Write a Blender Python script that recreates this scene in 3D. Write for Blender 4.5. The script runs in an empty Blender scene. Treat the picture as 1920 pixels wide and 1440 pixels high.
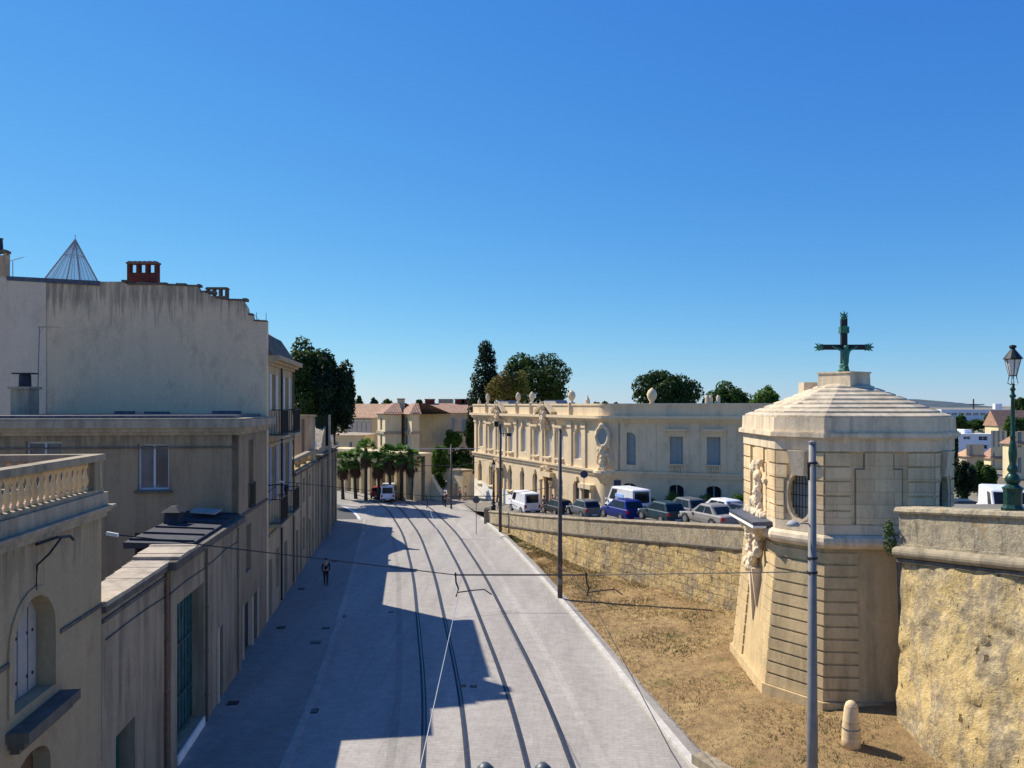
import bpy, bmesh, math, random
from mathutils import Vector, Matrix, noise
import numpy as np
R=math.radians; PI=math.pi
sc=bpy.context.scene; C=sc.collection
# ---------------------------------------------------------------- camera
CH=11.6
cd=bpy.data.cameras.new('camera'); cam=bpy.data.objects.new('camera',cd); C.objects.link(cam)
cam.location=(0,0,CH); cam.rotation_euler=(R(90),0,0)
cd.sensor_width=36; cd.lens=27; cd.shift_y=40/1920; cd.clip_start=.1; cd.clip_end=20000
sc.camera=cam
sc.render.resolution_x=1024; sc.render.resolution_y=768
# ---------------------------------------------------------------- light
SKG=((1.24,.275),(.87,.755),(.42,2.40))   # per-channel response of the sky colour (exponent, gain)
SUNX,SUNY=-.81,.60; EL=math.atan2(1,math.hypot(SUNX,SUNY))
w=bpy.data.worlds.new('World'); sc.world=w; w.use_nodes=True
nt=w.node_tree; bg=nt.nodes['Background']; sky=nt.nodes.new('ShaderNodeTexSky')
sky.sky_type='NISHITA'; sky.sun_disc=False; sky.sun_elevation=EL; sky.sun_rotation=math.atan2(SUNX,SUNY)
sky.altitude=0; sky.air_density=1.0; sky.dust_density=0; sky.ozone_density=5
sp_=nt.nodes.new('ShaderNodeSeparateColor'); cb_=nt.nodes.new('ShaderNodeCombineColor'); nt.links.new(sky.outputs[0],sp_.inputs[0])
for i_,(e_,g_) in enumerate(SKG):
    p_=nt.nodes.new('ShaderNodeMath'); p_.operation='POWER'; nt.links.new(sp_.outputs[i_],p_.inputs[0]); p_.inputs[1].default_value=e_
    q_=nt.nodes.new('ShaderNodeMath'); q_.operation='MULTIPLY'; nt.links.new(p_.outputs[0],q_.inputs[0]); q_.inputs[1].default_value=g_; nt.links.new(q_.outputs[0],cb_.inputs[i_])
nt.links.new(cb_.outputs[0],bg.inputs[0]); bg.inputs[1].default_value=.115
sd=bpy.data.lights.new('sun','SUN'); sun=bpy.data.objects.new('sun',sd); C.objects.link(sun)
sd.energy=5.0; sd.angle=R(.5); sd.color=(1,.93,.80)
sun.rotation_euler=Vector((SUNX,SUNY,1)).to_track_quat('Z','Y').to_euler()
vs=sc.view_settings; vs.view_transform='Standard'; vs.look='None'; vs.exposure=.45; vs.gamma=1
sc.render.engine='CYCLES'
rnd=random.Random(7)
# ---------------------------------------------------------------- material helpers
class NT:
    def __init__(s,name):
        m=bpy.data.materials.new(name); m.use_nodes=True; s.m=m; s.t=m.node_tree; s.b=s.t.nodes['Principled BSDF']
        g=s.t.nodes.new('ShaderNodeNewGeometry'); s.pos=g.outputs['Position']
    def n(s,t,**k):
        x=s.t.nodes.new(t)
        for a,b in k.items(): setattr(x,a,b)
        return x
    def l(s,a,b): s.t.links.new(a,b)
    def mapping(s,scale=(1,1,1),rot=(0,0,0),src=None):
        x=s.n('ShaderNodeMapping'); s.l(src or s.pos,x.inputs[0]); x.inputs['Scale'].default_value=scale; x.inputs['Rotation'].default_value=rot; return x.outputs[0]
    def noise(s,scale,detail=4,rough=.6,vec=None,out='Fac',dist=0):
        x=s.n('ShaderNodeTexNoise'); s.l(vec or s.pos,x.inputs['Vector']); x.inputs['Scale'].default_value=scale; x.inputs['Detail'].default_value=detail; x.inputs['Roughness'].default_value=rough; x.inputs['Distortion'].default_value=dist
        return x.outputs[out]
    def ramp(s,f,stops,interp='LINEAR'):
        x=s.n('ShaderNodeValToRGB'); s.l(f,x.inputs[0]); e=x.color_ramp; e.interpolation=interp
        while len(e.elements)<len(stops): e.elements.new(.5)
        for q,(p,c) in zip(e.elements,stops):
            q.position=p; q.color=(c,c,c,1) if isinstance(c,(int,float)) else (*c,1)
        return x.outputs[0]
    def mix(s,f,a,b,mode='MIX'):
        x=s.n('ShaderNodeMix',data_type='RGBA',blend_type=mode)
        for i,v in ((0,f),(6,a),(7,b)):
            if isinstance(v,(int,float)): x.inputs[i].default_value=v
            elif isinstance(v,tuple): x.inputs[i].default_value=(*v,1)
            else: s.l(v,x.inputs[i])
        return x.outputs[2]
    def math(s,op,a,b=0):
        x=s.n('ShaderNodeMath',operation=op)
        for i,v in ((0,a),(1,b)):
            if isinstance(v,(int,float)): x.inputs[i].default_value=v
            else: s.l(v,x.inputs[i])
        return x.outputs[0]
    def bump(s,h,st=.3,dist=.05):
        x=s.n('ShaderNodeBump'); x.inputs['Strength'].default_value=st; x.inputs['Distance'].default_value=dist; s.l(h,x.inputs['Height']); s.l(x.outputs[0],s.b.inputs['Normal'])
    def col(s,c):
        if isinstance(c,tuple): s.b.inputs['Base Color'].default_value=(*c,1)
        else: s.l(c,s.b.inputs['Base Color'])
    def p(s,**k):
        for a,v in k.items(): s.b.inputs[a.replace('_',' ')].default_value=v
        return s
def sh(c,k): return tuple(min(1,x*k) for x in c)
def stucco(name,c,dark=.55,streak=.7,patch=.25,blocks=None,top=None):
    """weathered render or ashlar: vertical run-off streaks, patches, fine grain. top=z where soot streaks start"""
    t=NT(name)
    st=t.noise(1.0,5,.65,t.mapping((2.6,2.6,.22)))
    big=t.noise(.45,5,.6)
    fine=t.noise(9,4,.7)
    a=t.ramp(st,[(.42,0),(.62,1)])
    col=t.mix(t.math('MULTIPLY',a,streak*.55),c,sh(c,dark))
    col=t.mix(t.math('MULTIPLY',t.ramp(big,[(.45,0),(.6,1)]),patch),col,sh((c[0]*1.0,c[1]*.96,c[2]*.9),1.25))
    col=t.mix(t.math('MULTIPLY',t.ramp(t.noise(.9,6,.7,t.mapping((1,1,.5))),[(.53,0),(.68,1)]),.45),col,(c[0]*.5,c[1]*.5,c[2]*.52))
    if top is not None:
        sp=t.n('ShaderNodeSeparateXYZ'); t.l(t.pos,sp.inputs[0])
        g=t.n('ShaderNodeMapRange'); t.l(sp.outputs[2],g.inputs[0]); g.inputs[1].default_value=top-2.2; g.inputs[2].default_value=top
        s2=t.ramp(t.math('ADD',t.math('MULTIPLY',g.outputs[0],.38),t.noise(1,4,.7,t.mapping((5,5,.35)))),[(.74,0),(.95,1)])
        col=t.mix(t.math('MULTIPLY',s2,.6),col,(.10,.09,.08))
    h=fine
    if blocks:
        bw,bh,rz=blocks; soft=rz is None
        mp=t.mapping((1,1,1),(0,0,-(rz or 0)))
        sp=t.n('ShaderNodeSeparateXYZ'); t.l(mp,sp.inputs[0]); cb=t.n('ShaderNodeCombineXYZ'); t.l(t.math('ADD',sp.outputs[0],sp.outputs[1]) if soft else sp.outputs[0],cb.inputs[0]); t.l(sp.outputs[2],cb.inputs[1])
        br=t.n('ShaderNodeTexBrick'); t.l(cb.outputs[0],br.inputs['Vector']); br.inputs['Scale'].default_value=1
        br.inputs['Brick Width'].default_value=bw; br.inputs['Row Height'].default_value=bh; br.inputs['Mortar Size'].default_value=.012; br.inputs['Mortar Smooth'].default_value=.4
        br.inputs['Color1'].default_value=(1,1,1,1); br.inputs['Color2'].default_value=(.78,.75,.70,1); br.inputs['Mortar'].default_value=(.62,.58,.52,1); br.inputs['Bias'].default_value=-.2
        col=t.mix(1.0,col,br.outputs[0],'MULTIPLY')
    col=t.mix(.35,col,t.ramp(fine,[(.3,.7),(.7,1.15)]),'MULTIPLY')
    t.col(col); t.p(Roughness=.92); t.b.inputs['Specular IOR Level'].default_value=.15
    t.bump(h,.35,.03); return t.m
def plain(name,c,rough=.6,metal=0,var=.25,scale=6,spec=.4):
    t=NT(name); f=t.noise(scale,4,.65)
    t.col(t.mix(t.ramp(f,[(.35,0),(.68,1)]),sh(c,1-var),sh(c,1+var*.6))); t.p(Roughness=rough,Metallic=metal); t.b.inputs['Specular IOR Level'].default_value=spec
    return t.m
def paint(name,c,rough=.25,metal=0.,coat=.6):
    t=NT(name); f=t.noise(3,3,.6); t.col(t.mix(t.ramp(f,[(.4,0),(.7,1)]),c,sh(c,.82))); t.p(Roughness=rough,Metallic=metal,Coat_Weight=coat,Coat_Roughness=.08); return t.m
def glassy(name,c,rough=.08):
    t=NT(name); f=t.noise(.9,2,.5); t.col(t.mix(t.ramp(f,[(.4,0),(.6,1)]),c,sh(c,.5))); t.p(Roughness=rough); t.b.inputs['Specular IOR Level'].default_value=.8; return t.m
def tilemat(name,c,rz=0,pitch=.22):
    t=NT(name); mp=t.mapping((1,1,1),(0,0,rz))
    wv=t.n('ShaderNodeTexWave',wave_type='BANDS',bands_direction='X'); t.l(mp,wv.inputs[0]); wv.inputs['Scale'].default_value=.31/pitch; wv.inputs['Distortion'].default_value=.6
    f=t.noise(2.2,5,.7); g=t.noise(14,3,.6)
    col=t.mix(t.ramp(f,[(.35,0),(.65,1)]),sh(c,.62),sh(c,1.2)); col=t.mix(t.ramp(g,[(.45,0),(.7,.6)]),col,(c[0]*.75,c[1]*.85,c[2]))
    col=t.mix(.55,col,t.ramp(wv.outputs[0],[(0,.5),(.5,1)]),'MULTIPLY'); t.col(col); t.p(Roughness=.9); t.bump(wv.outputs[0],.8,.06); return t.m
def leafmat(name,c,c2):
    t=NT(name); oi=t.n('ShaderNodeObjectInfo')
    f=t.noise(.55,3,.6); g=t.noise(5,2,.6)
    col=t.mix(t.ramp(f,[(.4,0),(.62,1)]),c,c2); col=t.mix(.5,col,t.ramp(g,[(.3,.45),(.7,1.4)]),'MULTIPLY'); t.col(col); t.p(Roughness=.6); t.b.inputs['Specular IOR Level'].default_value=.25
    tl=t.n('ShaderNodeBsdfTranslucent'); t.l(col,tl.inputs[0]); mxs=t.n('ShaderNodeMixShader'); mxs.inputs[0].default_value=.38; t.l(t.b.outputs[0],mxs.inputs[1]); t.l(tl.outputs[0],mxs.inputs[2]); t.l(mxs.outputs[0],t.t.nodes['Material Output'].inputs['Surface'])
    return t.m
M={}
def mats():
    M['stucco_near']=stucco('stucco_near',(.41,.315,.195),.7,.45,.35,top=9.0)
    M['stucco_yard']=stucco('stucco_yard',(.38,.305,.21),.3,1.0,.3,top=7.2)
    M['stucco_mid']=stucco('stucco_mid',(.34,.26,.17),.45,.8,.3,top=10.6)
    M['stucco_tall']=stucco('stucco_tall',(.74,.55,.36),.75,.35,.15,top=17.2)
    M['stucco_white']=stucco('stucco_white',(.72,.56,.41),.75,.35,.15)
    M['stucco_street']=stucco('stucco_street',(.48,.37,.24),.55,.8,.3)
    M['stone_grey']=stucco('stone_grey',(.42,.35,.26),.4,1.0,.3)
    M['stone_dark']=stucco('stone_dark',(.16,.14,.115),.4,1.0,.2)
    M['coping']=stucco('coping',(.36,.30,.21),.35,1.0,.4)
    M['palace']=stucco('palace',(.76,.60,.385),.78,.5,.25)
    M['palace_front']=stucco('palace_front',(.7,.55,.35),.8,.4,.2,blocks=(1.1,.42,R(-20)))
    M['palace_roof']=plain('palace_roof',(.22,.22,.23),.8)
    M['tower']=stucco('tower',(.80,.61,.37),.6,.8,.4,blocks=(1.3,.47,None))
    M['tower_trim']=stucco('tower_trim',(.74,.60,.42),.42,1.0,.45)
    M['tower_base']=stucco('tower_base',(.58,.44,.245),.5,1.0,.5)
    M['tower_roof']=stucco('tower_roof',(.66,.57,.43),.45,.9,.5,blocks=(.7,.155,None))
    M['arcade']=stucco('arcade',(.74,.60,.37),.75,.5,.3)
    M['far_wall']=stucco('far_wall',(.55,.46,.33),.75,.5,.3)
    M['far_white']=plain('far_white',(.72,.74,.80),.7,0,.08)
    M['whitewash']=plain('whitewash',(.86,.84,.78),.85,0,.12,2)
    M['roof_tile']=tilemat('roof_tile',(.42,.235,.15),0)
    M['roof_orange']=tilemat('roof_orange',(.58,.34,.19),R(30))
    M['coping_tile']=tilemat('coping_tile',(.36,.285,.215),R(7.5),.3)
    M['chim_tile']=tilemat('chim_tile',(.3,.15,.1),0)
    M['zinc']=plain('zinc',(.10,.11,.14),.55,.2,.4,3)
    M['darkroof']=plain('darkroof',(.035,.037,.05),.8,0,.4,3)
    M['brickred']=plain('brickred',(.17,.035,.02),.85,0,.5,7)
    M['rust']=plain('rust',(.22,.11,.07),.75,0,.3,8)
    M['iron']=plain('iron',(.02,.022,.026),.5,.3,.2)
    M['iron_green']=plain('iron_green',(.012,.055,.04),.38,.2,.4,14)
    M['bronze']=plain('bronze',(.05,.19,.14),.7,.2,.5,12)
    M['blackwood']=plain('blackwood',(.012,.014,.016),.6)
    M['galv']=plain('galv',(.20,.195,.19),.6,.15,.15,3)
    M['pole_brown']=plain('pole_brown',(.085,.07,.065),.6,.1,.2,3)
    M['kerb_stone']=plain('kerb_stone',(.52,.49,.44),.85,0,.18,3)
    M['joint']=plain('joint',(.26,.20,.13),.9,0,.2)
    M['wire']=plain('wire',(.05,.052,.055),.5,.6,.1)
    M['wire_light']=plain('wire_light',(.5,.5,.5),.4,.7,.1)  # pale base colour imitates sun glint on the left contact wire
    M['steel']=plain('steel',(.075,.09,.13),.35,.7,.3,5)
    M['rubber']=plain('rubber',(.035,.035,.04),.8)
    M['shutter_grey']=plain('shutter_grey',(.36,.345,.33),.7,0,.1)
    M['shutter_blue']=plain('shutter_blue',(.22,.27,.37),.6,0,.15)
    M['shutter_pale']=plain('shutter_pale',(.62,.62,.58),.7,0,.1)
    M['shutter_cool']=plain('shutter_cool',(.31,.35,.34),.6,0,.1)
    M['teal']=plain('teal',(.03,.11,.11),.6,0,.5,2.2)
    M['wood_brown']=plain('wood_brown',(.16,.09,.05),.7,0,.3)
    M['wood_dark']=plain('wood_dark',(.035,.03,.03),.7,0,.3)
    M['white_frame']=plain('white_frame',(.52,.54,.58),.5,0,.08)
    M['glass']=glassy('glass',(.05,.065,.08))
    M['sky_tint_glass']=glassy('sky_tint_glass',(.12,.14,.17),.12)  # lighter blue-grey puts the panes' sky reflection into the base colour
    M['sky_glass']=glassy('sky_glass',(.35,.42,.48),.15)
    M['black_open']=plain('black_open',(.012,.012,.014),.9)
    M['plaque']=plain('plaque',(.03,.05,.10),.4)
    M['skin']=plain('skin',(.45,.28,.20),.6,0,.05)
    M['hair']=plain('hair',(.03,.02,.015),.7)
    for k,c in dict(cloth_dark=(.015,.016,.025),cloth_red=(.45,.05,.04),cloth_grey=(.2,.21,.24),cloth_blue=(.04,.07,.2),cloth_white=(.6,.6,.6),cloth_tan=(.4,.3,.2)).items(): M[k]=plain(k,c,.85)
    for k,c in dict(car_white=(.72,.73,.75),car_black=(.012,.013,.016),car_dark=(.03,.035,.045),car_blue=(.004,.016,.16),car_teal=(.015,.04,.055),car_silver=(.27,.25,.23),car_grey=(.11,.12,.13),car_navy=(.02,.03,.07),car_red=(.25,.02,.02)).items(): M[k]=paint(k,c,.45,0,.12); M[k].node_tree.nodes['Principled BSDF'].inputs['Specular IOR Level'].default_value=.3
    M['car_glass']=glassy('car_glass',(.012,.016,.02),.12); M['car_glass'].node_tree.nodes['Principled BSDF'].inputs['Specular IOR Level'].default_value=.35
    M['lamp_red']=plain('lamp_red',(.5,.015,.02),.25)
    M['lamp_clear']=plain('lamp_clear',(.6,.62,.65),.15)
    M['plate']=plain('plate',(.65,.65,.6),.5,0,.05)
    M['decal_blue']=plain('decal_blue',(.30,.48,.85),.5,0,.2)
    M['sign_grey']=plain('sign_grey',(.10,.11,.115),.5,.4)
    M['sign_red']=plain('sign_red',(.6,.02,.02),.4,0,.05)
    M['paint_white']=plain('paint_white',(.62,.62,.60),.8,0,.25,4)
    M['leaf_dark']=leafmat('leaf_dark',(.026,.058,.012),(.065,.11,.024))
    M['leaf_black']=leafmat('leaf_black',(.012,.032,.014),(.024,.05,.018))
    M['leaf_mid']=leafmat('leaf_mid',(.03,.075,.012),(.07,.125,.02))
    M['leaf_olive']=leafmat('leaf_olive',(.17,.18,.03),(.20,.14,.04))
    M['leaf_rust']=leafmat('leaf_rust',(.12,.075,.02),(.08,.07,.02))
    M['leaf_bright']=leafmat('leaf_bright',(.07,.16,.015),(.13,.20,.03))
    M['leaf_palm']=leafmat('leaf_palm',(.07,.16,.03),(.13,.23,.04))
    M['bark']=plain('bark',(.06,.045,.035),.95,0,.4,8)
    M['palm_dead']=plain('palm_dead',(.11,.055,.03),.95,0,.5,9)
    M['hill']=plain('hill',(.05,.075,.10),1,0,.2,.01)  # bluish tone is distance haze painted into the hill colour
    M['fargreen']=plain('fargreen',(.06,.075,.03),1,0,.4,.05)
    M['dry_ground']=plain('dry_ground',(.23,.20,.145),1,0,.35,.03); M['woods']=leafmat('woods',(.12,.14,.05),(.18,.18,.07))
    M['asphalt']=plain('asphalt',(.07,.07,.07),.9,0,.2,2)
    M['lot']=plain('lot',(.20,.18,.15),.95,0,.25,1.5)
    M['basin']=plain('basin',(.5,.47,.4),.9,0,.2,4)
    # street paving: small pale setts
    t=NT('paving'); mp=t.mapping((1,1,1),(0,0,R(7.5)))
    br=t.n('ShaderNodeTexBrick'); t.l(mp,br.inputs['Vector']); br.inputs['Scale'].default_value=1; br.inputs['Brick Width'].default_value=.42; br.inputs['Row Height'].default_value=.2; br.inputs['Mortar Size'].default_value=.012
    br.inputs['Color1'].default_value=(.355,.322,.285,1); br.inputs['Color2'].default_value=(.325,.297,.262,1); br.inputs['Mortar'].default_value=(.27,.248,.22,1)
    big=t.noise(.25,5,.6,t.mapping((1.6,.35,1),(0,0,R(7.5)))); md=t.noise(2.2,5,.7)
    col=t.mix(1.0,br.outputs[0],t.ramp(big,[(.3,.80),(.7,1.18)]),'MULTIPLY'); col=t.mix(1.0,col,t.ramp(md,[(.3,.84),(.7,1.12)]),'MULTIPLY')
    tr=t.noise(.9,4,.7,t.mapping((2.5,.12,1),(0,0,R(7.5)))); col=t.mix(t.math('MULTIPLY',t.ramp(tr,[(.55,0),(.75,1)]),.35),col,(.13,.12,.115))
    t.col(col); t.p(Roughness=.85); t.bump(br.outputs['Fac'],.25,-.01); M['paving']=t.m
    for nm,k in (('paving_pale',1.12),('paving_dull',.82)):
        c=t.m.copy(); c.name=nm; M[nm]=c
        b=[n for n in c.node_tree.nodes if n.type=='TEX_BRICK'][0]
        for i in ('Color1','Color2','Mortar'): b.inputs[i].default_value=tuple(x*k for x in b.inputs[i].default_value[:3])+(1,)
    # dry lawn
    t=NT('dry_lawn'); a=t.noise(.35,6,.7); b=t.noise(2.4,6,.75); c=t.noise(16,4,.8)
    col=t.mix(t.ramp(a,[(.38,0),(.62,1)]),(.32,.21,.105),(.45,.315,.15)); col=t.mix(t.ramp(b,[(.42,0),(.60,.75)]),col,(.22,.15,.08))
    col=t.mix(t.ramp(t.noise(.55,5,.7,t.mapping((1,1,1),(0,0,2))),[(.58,0),(.70,.75)]),col,(.10,.115,.035))
    col=t.mix(.8,col,t.ramp(c,[(.25,.55),(.75,1.4)]),'MULTIPLY'); t.col(col); t.p(Roughness=1); t.b.inputs['Specular IOR Level'].default_value=.05; t.bump(c,.9,.06); M['dry_lawn']=t.m
    M['straw']=plain('straw',(.46,.33,.14),1,0,.4,1.5); M['weed']=plain('weed',(.07,.11,.03),1,0,.4,2)
    # shell-stone rampart: ochre with grey bloom, pits and cracks
    def rampart(name,bw,bh,amt,rz):
        t=NT(name); a=t.noise(.55,7,.72,t.mapping((1,1,.55)),dist=.6); b=t.noise(3.2,6,.75); c=t.noise(11,5,.7)
        col=t.mix(t.ramp(a,[(.47,0),(.55,1)]),(.62,.45,.20),(.34,.27,.175)); col=t.mix(t.ramp(b,[(.48,0),(.62,.75)]),col,(.70,.55,.29)); col=t.mix(t.ramp(t.noise(1.7,7,.8,dist=1.2),[(.54,0),(.60,.75)]),col,(.26,.205,.135))
        v=t.n('ShaderNodeTexVoronoi'); t.l(t.mapping((1,1,.6)),v.inputs['Vector']); v.inputs['Scale'].default_value=1.5; v.inputs['Randomness'].default_value=1
        v2=t.n('ShaderNodeTexVoronoi'); t.l(t.mapping((1,1,.45),(0,0,1)),v2.inputs['Vector']); v2.inputs['Scale'].default_value=4.2
        pit=t.math('MAXIMUM',t.ramp(t.math('ADD',v.outputs['Distance'],t.math('MULTIPLY',b,.6)),[(.37,1),(.43,0)]),t.ramp(t.math('ADD',v2.outputs['Distance'],t.math('MULTIPLY',a,.8)),[(.44,.9),(.50,0)]))
        col=t.mix(t.math('MULTIPLY',pit,.85),col,(.10,.065,.035))
        col=t.mix(t.ramp(t.noise(1.0,6,.7,t.mapping((3,3,.4))),[(.56,0),(.74,.7)]),col,(.22,.20,.17))
        hh=t.math('SUBTRACT',b,t.math('MULTIPLY',pit,.8))
        if amt:
            mp=t.mapping((1,1,1),(0,0,-rz)); sp=t.n('ShaderNodeSeparateXYZ'); t.l(mp,sp.inputs[0]); cb=t.n('ShaderNodeCombineXYZ'); t.l(sp.outputs[0],cb.inputs[0]); t.l(sp.outputs[2],cb.inputs[1])
            wob=t.mix(.3,cb.outputs[0],t.noise(1.2,3,.6,out='Color'))
            br=t.n('ShaderNodeTexBrick'); t.l(wob,br.inputs['Vector']); br.inputs['Scale'].default_value=1; br.inputs['Brick Width'].default_value=bw; br.inputs['Row Height'].default_value=bh; br.inputs['Mortar Size'].default_value=.02; br.inputs['Mortar Smooth'].default_value=.6
            br.inputs['Color1'].default_value=(1,1,1,1); br.inputs['Color2'].default_value=(.68,.66,.64,1); br.inputs['Mortar'].default_value=(.45,.42,.38,1)
            col=t.mix(amt,col,br.outputs[0],'MULTIPLY'); hh=t.math('SUBTRACT',hh,t.math('MULTIPLY',br.outputs['Fac'],.5))
        t.col(col); t.p(Roughness=.95); t.b.inputs['Specular IOR Level'].default_value=.1; t.bump(hh,.9,.12); return t.m
    M['rampart']=rampart('rampart',1,.4,0,0)
    M['rubble']=rampart('rubble',.62,.30,.6,R(-62))
    t=NT('parapet'); a=t.noise(1.6,6,.75,t.mapping((1,1,.6))); b=t.noise(7,5,.75); c=t.noise(2.6,5,.7,t.mapping((1,1,.25),(0,0,3)))
    col=t.mix(t.ramp(a,[(.40,0),(.60,1)]),(.44,.36,.235),(.25,.215,.16)); col=t.mix(t.ramp(b,[(.45,0),(.62,.75)]),col,(.50,.43,.30)); col=t.mix(t.ramp(c,[(.54,0),(.66,.7)]),col,(.12,.105,.08)); col=t.mix(t.ramp(t.noise(1.1,4,.6,t.mapping((1,1,1),(0,0,5))),[(.60,0),(.68,.5)]),col,(.40,.24,.09))
    t.col(col); t.p(Roughness=.95); t.b.inputs['Specular IOR Level'].default_value=.1; t.bump(b,.8,.06); M['parapet']=t.m
    M['slab_top']=stucco('slab_top',(.46,.39,.30),.45,1,.5)
mats()
# ---------------------------------------------------------------- mesh helpers
def tag(o,label=None,cat=None,group=None,kind=None):
    for k,v in (('label',label),('category',cat),('group',group),('kind',kind)):
        if v: o[k]=v
    return o
def thing(name,label,cat,loc=(0,0,0),rz=0,group=None):
    o=bpy.data.objects.new(name,None); o.empty_display_size=.3; C.objects.link(o); o.location=loc; o.rotation_euler=(0,0,rz)
    return tag(o,label,cat,group)
def rootmat(o):
    while o.parent: o=o.parent
    return Matrix.Translation(o.location)@Matrix.Rotation(o.rotation_euler.z,4,'Z')
class MB:
    def __init__(s): s.v=[]; s.f=[]
    def add(s,vs,fs):
        k=len(s.v); s.v+= [tuple(a) for a in vs]; s.f+=[tuple(i+k for i in f) for f in fs]
    def hexa(s,c8): s.add(c8,[(0,3,2,1),(4,5,6,7),(0,1,5,4),(1,2,6,5),(2,3,7,6),(3,0,4,7)])
    def box(s,x0,x1,y0,y1,z0,z1): s.hexa([(x0,y0,z0),(x1,y0,z0),(x1,y1,z0),(x0,y1,z0),(x0,y0,z1),(x1,y0,z1),(x1,y1,z1),(x0,y1,z1)])
    def prism(s,poly,z0,z1,sc1=1,cen=None,bottom=True):
        n=len(poly); cen=cen or (sum(p[0] for p in poly)/n,sum(p[1] for p in poly)/n)
        top=[(cen[0]+(p[0]-cen[0])*sc1,cen[1]+(p[1]-cen[1])*sc1) for p in poly]
        s.add([(*p,z0) for p in poly]+[(*p,z1) for p in top],[tuple(range(n,2*n))]+([tuple(reversed(range(n)))] if bottom else [])+[(i,(i+1)%n,n+(i+1)%n,n+i) for i in range(n)])
    def fbox(s,F,a,b,z0,z1,d0,d1):
        s.hexa([F.pt(a,z0,d1),F.pt(b,z0,d1),F.pt(b,z0,d0),F.pt(a,z0,d0),F.pt(a,z1,d1),F.pt(b,z1,d1),F.pt(b,z1,d0),F.pt(a,z1,d0)])
    def quad(s,*p): s.add(p,[tuple(range(len(p)))])
    def fquad(s,F,a,b,z0,z1,d): s.quad(F.pt(a,z0,d),F.pt(b,z0,d),F.pt(b,z1,d),F.pt(a,z1,d))
    def tube(s,pts,r,n=8,caps=True,r2=None):
        pts=[Vector(p) for p in pts]; k0=len(s.v); m=len(pts)
        for i,p in enumerate(pts):
            t=(pts[min(i+1,m-1)]-pts[max(i-1,0)]).normalized(); a=t.cross(Vector((0,0,1)));
            if a.length<.05: a=t.cross(Vector((1,0,0)))
            a.normalize(); b=t.cross(a)
            rr=r if r2 is None else r+(r2-r)*i/(m-1)
            if isinstance(r,(list,tuple)): rr=r[i]
            for j in range(n): q=p+a*math.cos(2*PI*j/n)*rr+b*math.sin(2*PI*j/n)*rr; s.v.append(tuple(q))
        for i in range(m-1):
            for j in range(n): s.f.append((k0+i*n+j,k0+i*n+(j+1)%n,k0+(i+1)*n+(j+1)%n,k0+(i+1)*n+j))
        if caps: s.f.append(tuple(k0+j for j in reversed(range(n)))); s.f.append(tuple(k0+(m-1)*n+j for j in range(n)))
    def lathe(s,prof,cx,cy,z,n=12,sq=1):
        k0=len(s.v)
        for (r,h) in prof:
            for j in range(n): s.v.append((cx+r*math.cos(2*PI*(j+.5)/n),cy+r*math.sin(2*PI*(j+.5)/n)*sq,z+h))
        for i in range(len(prof)-1):
            for j in range(n): s.f.append((k0+i*n+j,k0+i*n+(j+1)%n,k0+(i+1)*n+(j+1)%n,k0+(i+1)*n+j))
        s.f.append(tuple(k0+j for j in reversed(range(n)))); s.f.append(tuple(k0+(len(prof)-1)*n+j for j in range(n)))
    def blob(s,c,r,amp=.2,sub=2,sd=0,fr=1.5):
        bm=bmesh.new(); bmesh.ops.create_icosphere(bm,subdivisions=sub,radius=1)
        rr=r if isinstance(r,(tuple,list)) else (r,r,r)
        vs=[]
        for v in bm.verts:
            k=1+amp*noise.noise(v.co*fr+Vector((sd*3.1,sd*1.7,sd)))*2
            vs.append((c[0]+v.co.x*rr[0]*k,c[1]+v.co.y*rr[1]*k,c[2]+v.co.z*rr[2]*k))
        s.add(vs,[tuple(v.index for v in f.verts) for f in bm.faces]); bm.free()
    def build(s,name,mat,parent=None,smooth=False,local=False,bevel=0):
        me=bpy.data.meshes.new(name); me.from_pydata(s.v,[],s.f); me.update()
        if parent is not None and not local: me.transform(rootmat(parent).inverted())
        me.materials.append(mat if not isinstance(mat,str) else M[mat])
        if smooth: me.polygons.foreach_set('use_smooth',[True]*len(me.polygons))
        o=bpy.data.objects.new(name,me); C.objects.link(o)
        if parent is not None: o.parent=parent
        if bevel:
            b=o.modifiers.new('bevel','BEVEL'); b.width=bevel; b.segments=2; b.limit_method='ANGLE'
        return o
class F:
    """facade frame: travels left to right as seen from outside; n points outward"""
    def __init__(s,P,Q):
        s.P=Vector((*P,0)); s.Q=Vector((*Q,0)); s.L=(s.Q-s.P).length; s.u=(s.Q-s.P).normalized(); s.n=Vector((s.u.y,-s.u.x,0))
    def pt(s,a,z,d=0): q=s.P+s.u*a+s.n*d; return (q.x,q.y,z)
    def xy(s,a,d=0): q=s.P+s.u*a+s.n*d; return (q.x,q.y)
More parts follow.
